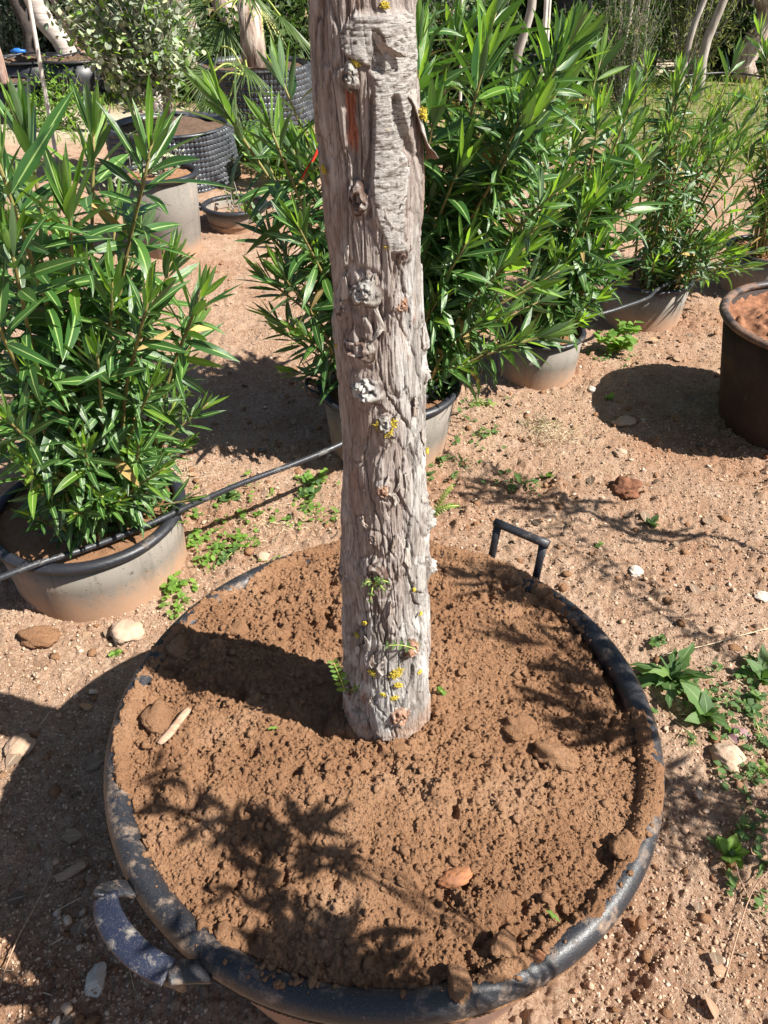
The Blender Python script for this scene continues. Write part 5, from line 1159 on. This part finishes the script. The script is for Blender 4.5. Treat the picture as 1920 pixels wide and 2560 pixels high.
for i, (px, py, Y, w_, ln, lb, mt) in enumerate(tr): trunkobj(px, py, Y, w_, ln, lb, mt, seed=i+3, crown=Y > 10.3, flare=2.0 if 'swollen' in lb else 1.2)
# black pots in the far rows
for (px, py, Y, R, h, lb) in [(75, 150, 9.9, .42, .32, 'big black pot at the foot of the dark swollen trunk'), (190, 190, 9.3, .33, .40, 'black pot below the ringed leaning palm'), (112, 70, 12.3, .2, .35, 'small grey pot around the slim post-like trunk'), (-10, 190, 8.3, .3, .34, 'black pot cut by the left edge'),
                              (1617, 120, 10.8, .17, .3, 'dark pot at the foot of the feathery shrub'), (1850, 110, 11.6, .4, .35, 'black pot pile at the upper right corner'), (1500, 100, 12.6, .25, .35, 'black pot between far trunks at upper right'), (1400, 130, 10.5, .36, .28, 'black pot of the dark shaggy palm'), (1270, 110, 11.5, .3, .35, 'black pot behind the centre oleander top'), (560, 130, 9.6, .3, .35, 'black pot of the whitish shaggy palm'), (440, 90, 10.9, .3, .3, 'black pot of the short grey trunk')]:
    f = at(px, py, Y); pot('black_pot', (f.x, Y), R, R*.82, h, lb, 'rimblack', seg=40, seed=int(abs(px)), soilmat='darksoil')
# bamboo canes and stakes
def stick(px0, py0, px1, py1, Y, r, label, mat='cane'):
    a = gp(px1, py1); a.y = Y; A0 = at(px1, py1, Y); A0.z = 0; B0 = at(px0, py0, Y); d = (B0-Vector((A0.x, Y, max(A0.z, 0)))); e = Vector((A0.x, Y, 0))+d*2.0
    V, F = tube(catmull([Vector((A0.x, Y, -.02)), B0, e], 8), r, 8); o = link('cane', mesh('cane', V, F), None, MAT[mat]); return tag(o, label, 'cane')
stick(72, 0, 86, 175, 6.6, .016, 'white cane standing upright at the upper left')
stick(1366, 0, 1370, 250, 5.2, .012, 'pale wooden stake behind the centre oleander, left of a pair')
stick(1372, 40, 1378, 250, 5.3, .010, 'pale wooden stake behind the centre oleander, right of a pair')
stick(1155, 0, 1162, 150, 7.0, .012, 'thin white stake just right of the main trunk')
# feathery conifer-like shrub upper right and other far shrubs
CT = [leaf_template(.2, .09, .3, 2, shape=1), leaf_template(.6, .10, .3, 2, shape=1)]
ST2 = [leaf_template(.3, .26, .25, 2, shape=1), leaf_template(.6, .28, .2, 2, shape=1)]
def far_shrub(px, py, Y, wx, zt, label, mat, n=60, leaf=.06, T=CT, dens=50, seed=1, mat2=None, clump=.16, zlo=.05):
    f = at(px, py, Y); return bushy('shrub', (f.x, Y), 0, (f.x-wx, f.x+wx, Y-wx*.7, Y+wx*.7, zlo, zt), n, leaf, mat, label, mat2, T=T, seed=seed, dens=dens, clump=clump)
far_shrub(1560, 200, 8.8, .42, 1.5, 'feathery dark conifer-like shrub at the upper right', 'darkfol', 80, .06, seed=1, mat2='conif')
far_shrub(1730, 120, 10.2, .75, 1.8, 'airy yellow-green feathery bush behind the right oleanders', 'conif', 55, .08, seed=2)
far_shrub(1500, 60, 11.8, .6, 1.8, 'olive feathery bush between far trunks', 'conif', 60, .08, seed=3, mat2='darkfol')
far_shrub(1110, 60, 9.5, .6, 1.7, 'grey-green bush just right of the main trunk top', 'silver', 60, .06, ST2, seed=4, mat2='darkfol')
far_shrub(1000, 90, 9.0, .5, 1.5, 'dark bush behind the main trunk, upper centre', 'darkfol', 60, .08, ST2, seed=5)
far_shrub(250, 40, 12.5, .8, 1.6, 'dark bush far behind the silvery shrub', 'darkfol', 60, .10, ST2, seed=6)
far_shrub(20, 60, 11.5, .6, 1.6, 'grey olive-like bush in the upper left corner', 'silver', 60, .06, ST2, seed=7)
far_shrub(690, 60, 10.6, .7, 1.6, 'dark bush behind the fan palm', 'darkfol', 60, .10, ST2, seed=8)
far_shrub(1880, 30, 14.0, .8, 1.6, 'dark bush in the far upper right corner', 'darkfol', 60, .10, ST2, seed=9)
far_shrub(1330, 60, 12.6, .7, 1.6, 'dark bush among trunks right of centre', 'darkfol', 60, .10, ST2, seed=10)
far_shrub(140, 150, 9.0, .25, .45, 'yellow-flowered weed clump under the leaning palm', 'weedlite', 20, .05, ST2, seed=11, mat2='flower2' if False else None, dens=24)
far_shrub(110, 215, 7.9, .45, .28, 'bright low weeds beside the white cane foot', 'weedlite', 30, .05, ST2, seed=12, dens=30)
far_shrub(700, 330, 6.4, .4, .32, 'yellow-green low weeds left of the main trunk', 'weedlite', 30, .05, ST2, seed=13, dens=30)
far_shrub(590, 290, 6.9, .4, .25, 'low weeds below the farther dimpled pot', 'weed', 30, .05, ST2, seed=15, dens=30)
far_shrub(320, 345, 5.6, .25, .30, 'small weeds in front of the silvery shrub pot', 'silver', 14, .04, ST2, seed=16, dens=18)
for k_, (px_, py_, Y_, w_, zt_, lb_) in enumerate([(1450, 120, 9.6, .55, 1.0, 'low dark bush left of the feathery conifer-like shrub'), (1640, 60, 12.0, .8, 1.5, 'dark bush filling the gap behind the slender pale trunk'), (1800, 60, 12.4, .7, 1.4, 'dark bush beneath the broad whitish trunk'), (1200, 110, 9.0, .45, 1.2, 'dark bush between oleander tops right of the main trunk'), (1890, 90, 10.8, .5, .8, 'dark low bush by the black pots at the upper right'), (60, 110, 11.8, .7, 1.2, 'dark bush behind the swollen-footed trunk'), (250, 110, 10.8, .6, 1.1, 'dark bush right of the leaning ringed palm'), (500, 140, 9.9, .45, .9, 'dark bush at the foot of the shaggy palm'), (640, 150, 9.3, .5, 1.0, 'dark bush behind the farther dimpled pot'), (390, 120, 9.2, .4, 1.0, 'dark bush hidden behind the silvery shrub crown')]):
    far_shrub(px_, py_, Y_, w_, zt_, lb_, 'darkfol', 46, .11, ST2, seed=40+k_, dens=42)
# far grass and flowers
def grass(n, seed, xr, yr, cond, h=.07, mat='grass', name='grass', label=''):
    r = np.random.RandomState(seed); x = xr[0]+(xr[1]-xr[0])*r.rand(n); y = yr[0]+(yr[1]-yr[0])*r.rand(n); k = cond(x, y, r); x, y = x[k], y[k]; n = len(x)
    z = gh(x, y, False); a = r.rand(n)*6.28; hh = h*(.5+r.rand(n)); w_ = .004+.004*r.rand(n); lx = r.randn(n)*hh*.4; ly = r.randn(n)*hh*.4
    A_ = np.stack([x-w_*np.cos(a), y-w_*np.sin(a), z-.005], 1); B_ = np.stack([x+w_*np.cos(a), y+w_*np.sin(a), z-.005], 1); C_ = np.stack([x+lx*.4+w_*.6*np.cos(a), y+ly*.4+w_*.6*np.sin(a), z+hh*.6], 1); D_ = np.stack([x+lx, y+ly, z+hh], 1)
    V = np.stack([A_, B_, C_, D_], 1).reshape(-1, 3); q = np.arange(n)*4; F = np.concatenate([np.stack([q, q+1, q+2], 1), np.stack([q, q+2, q+3], 1)]); UV = np.tile([[.1, 0], [.9, 0], [.8, .5], [.3, 1]], (n, 1))
    o = link(name, mesh(name, V, F, uv=UV), None, MAT[mat]); tag(o, label, kind='stuff'); return o
def gcond(x, y, r): red_, g_, p_ = masks(x, y); return r.rand(len(x)) < g_*1.2
grass(60000, 1, (-6, 9), (6, 17), gcond, .08, label='short green grass and weeds on the far ground')
fx = grass(1500, 4, (-5, 7), (8.5, 15), gcond, .06, 'flower', 'flowers', 'tiny yellow flowers dotted in the far grass')
# far hoses
for pts, lb in [([(-100, 180, .35), (60, 133, .40), (140, 140, .42), (200, 130, .40)], 'thin black hose sagging between the far left pots'), ([(1840, 175, .12), (1920, 178, .12), (2000, 180, .12)], 'thin black hose across the far right grass'), ([(1700, 190, .25), (1820, 182, .25), (1930, 195, .25)], 'second thin hose across the grass at far right')]:
    P = [gp(*p) for p in pts]; V, F = tube(catmull(P, 6), .010, 6); o = link('hose', mesh('hose', V, F), None, MAT['hose']); tag(o, lb, 'hose')
p = gp(45, 128, .42); V, F = tube([p+Vector((-.08, 0, 0)), p+Vector((-.04, 0, 0)), p+Vector((-.03, 0, 0)), p+Vector((.02, 0, 0)), p+Vector((.03, 0, 0)), p+Vector((.08, 0, 0))], [.012, .022, .03, .03, .02, .014], 10); o = link('hose_connector', mesh('hose_connector', V, F), None, MAT['blue']); tag(o, 'blue hose connector on the far left hose', 'connector')
p = at(182, 110, 9.45); V, F = lathe([(.125, .62), (.128, .72), (.126, .80)], at(178, 110, 9.6).x-.19, 9.6, 24); 
# distant hedge closing the nursery
hx = np.random.RandomState(2); n = 5000; a = np.radians(hx.uniform(20, 160, n)); d = hx.uniform(19, 24, n); hgt = hx.rand(n)**.8*3.2
Vs = []; V0, F0, UV = SIL[1]; dirs = hx.randn(n, 3)
Ls = [(basis(Vector((d[i]*math.cos(a[i]), d[i]*math.sin(a[i]), hgt[i])), Vector(dirs[i]), Vector((0, 0, 1)), .8), 0) for i in range(n)]
Vs = []; 
for m, _ in Ls: A_ = np.array(m); Vs.append(V0@A_[:3, :3].T+A_[:3, 3])
F = (F0[None]+(np.arange(n)*len(V0))[:, None, None]).reshape(-1, 4)
o = link('far_hedge', mesh('far_hedge', np.concatenate(Vs), F, uv=np.tile(UV, (n, 1))), None, MAT['darkfol']); tag(o, 'dense dark vegetation closing the far side of the nursery', kind='stuff')
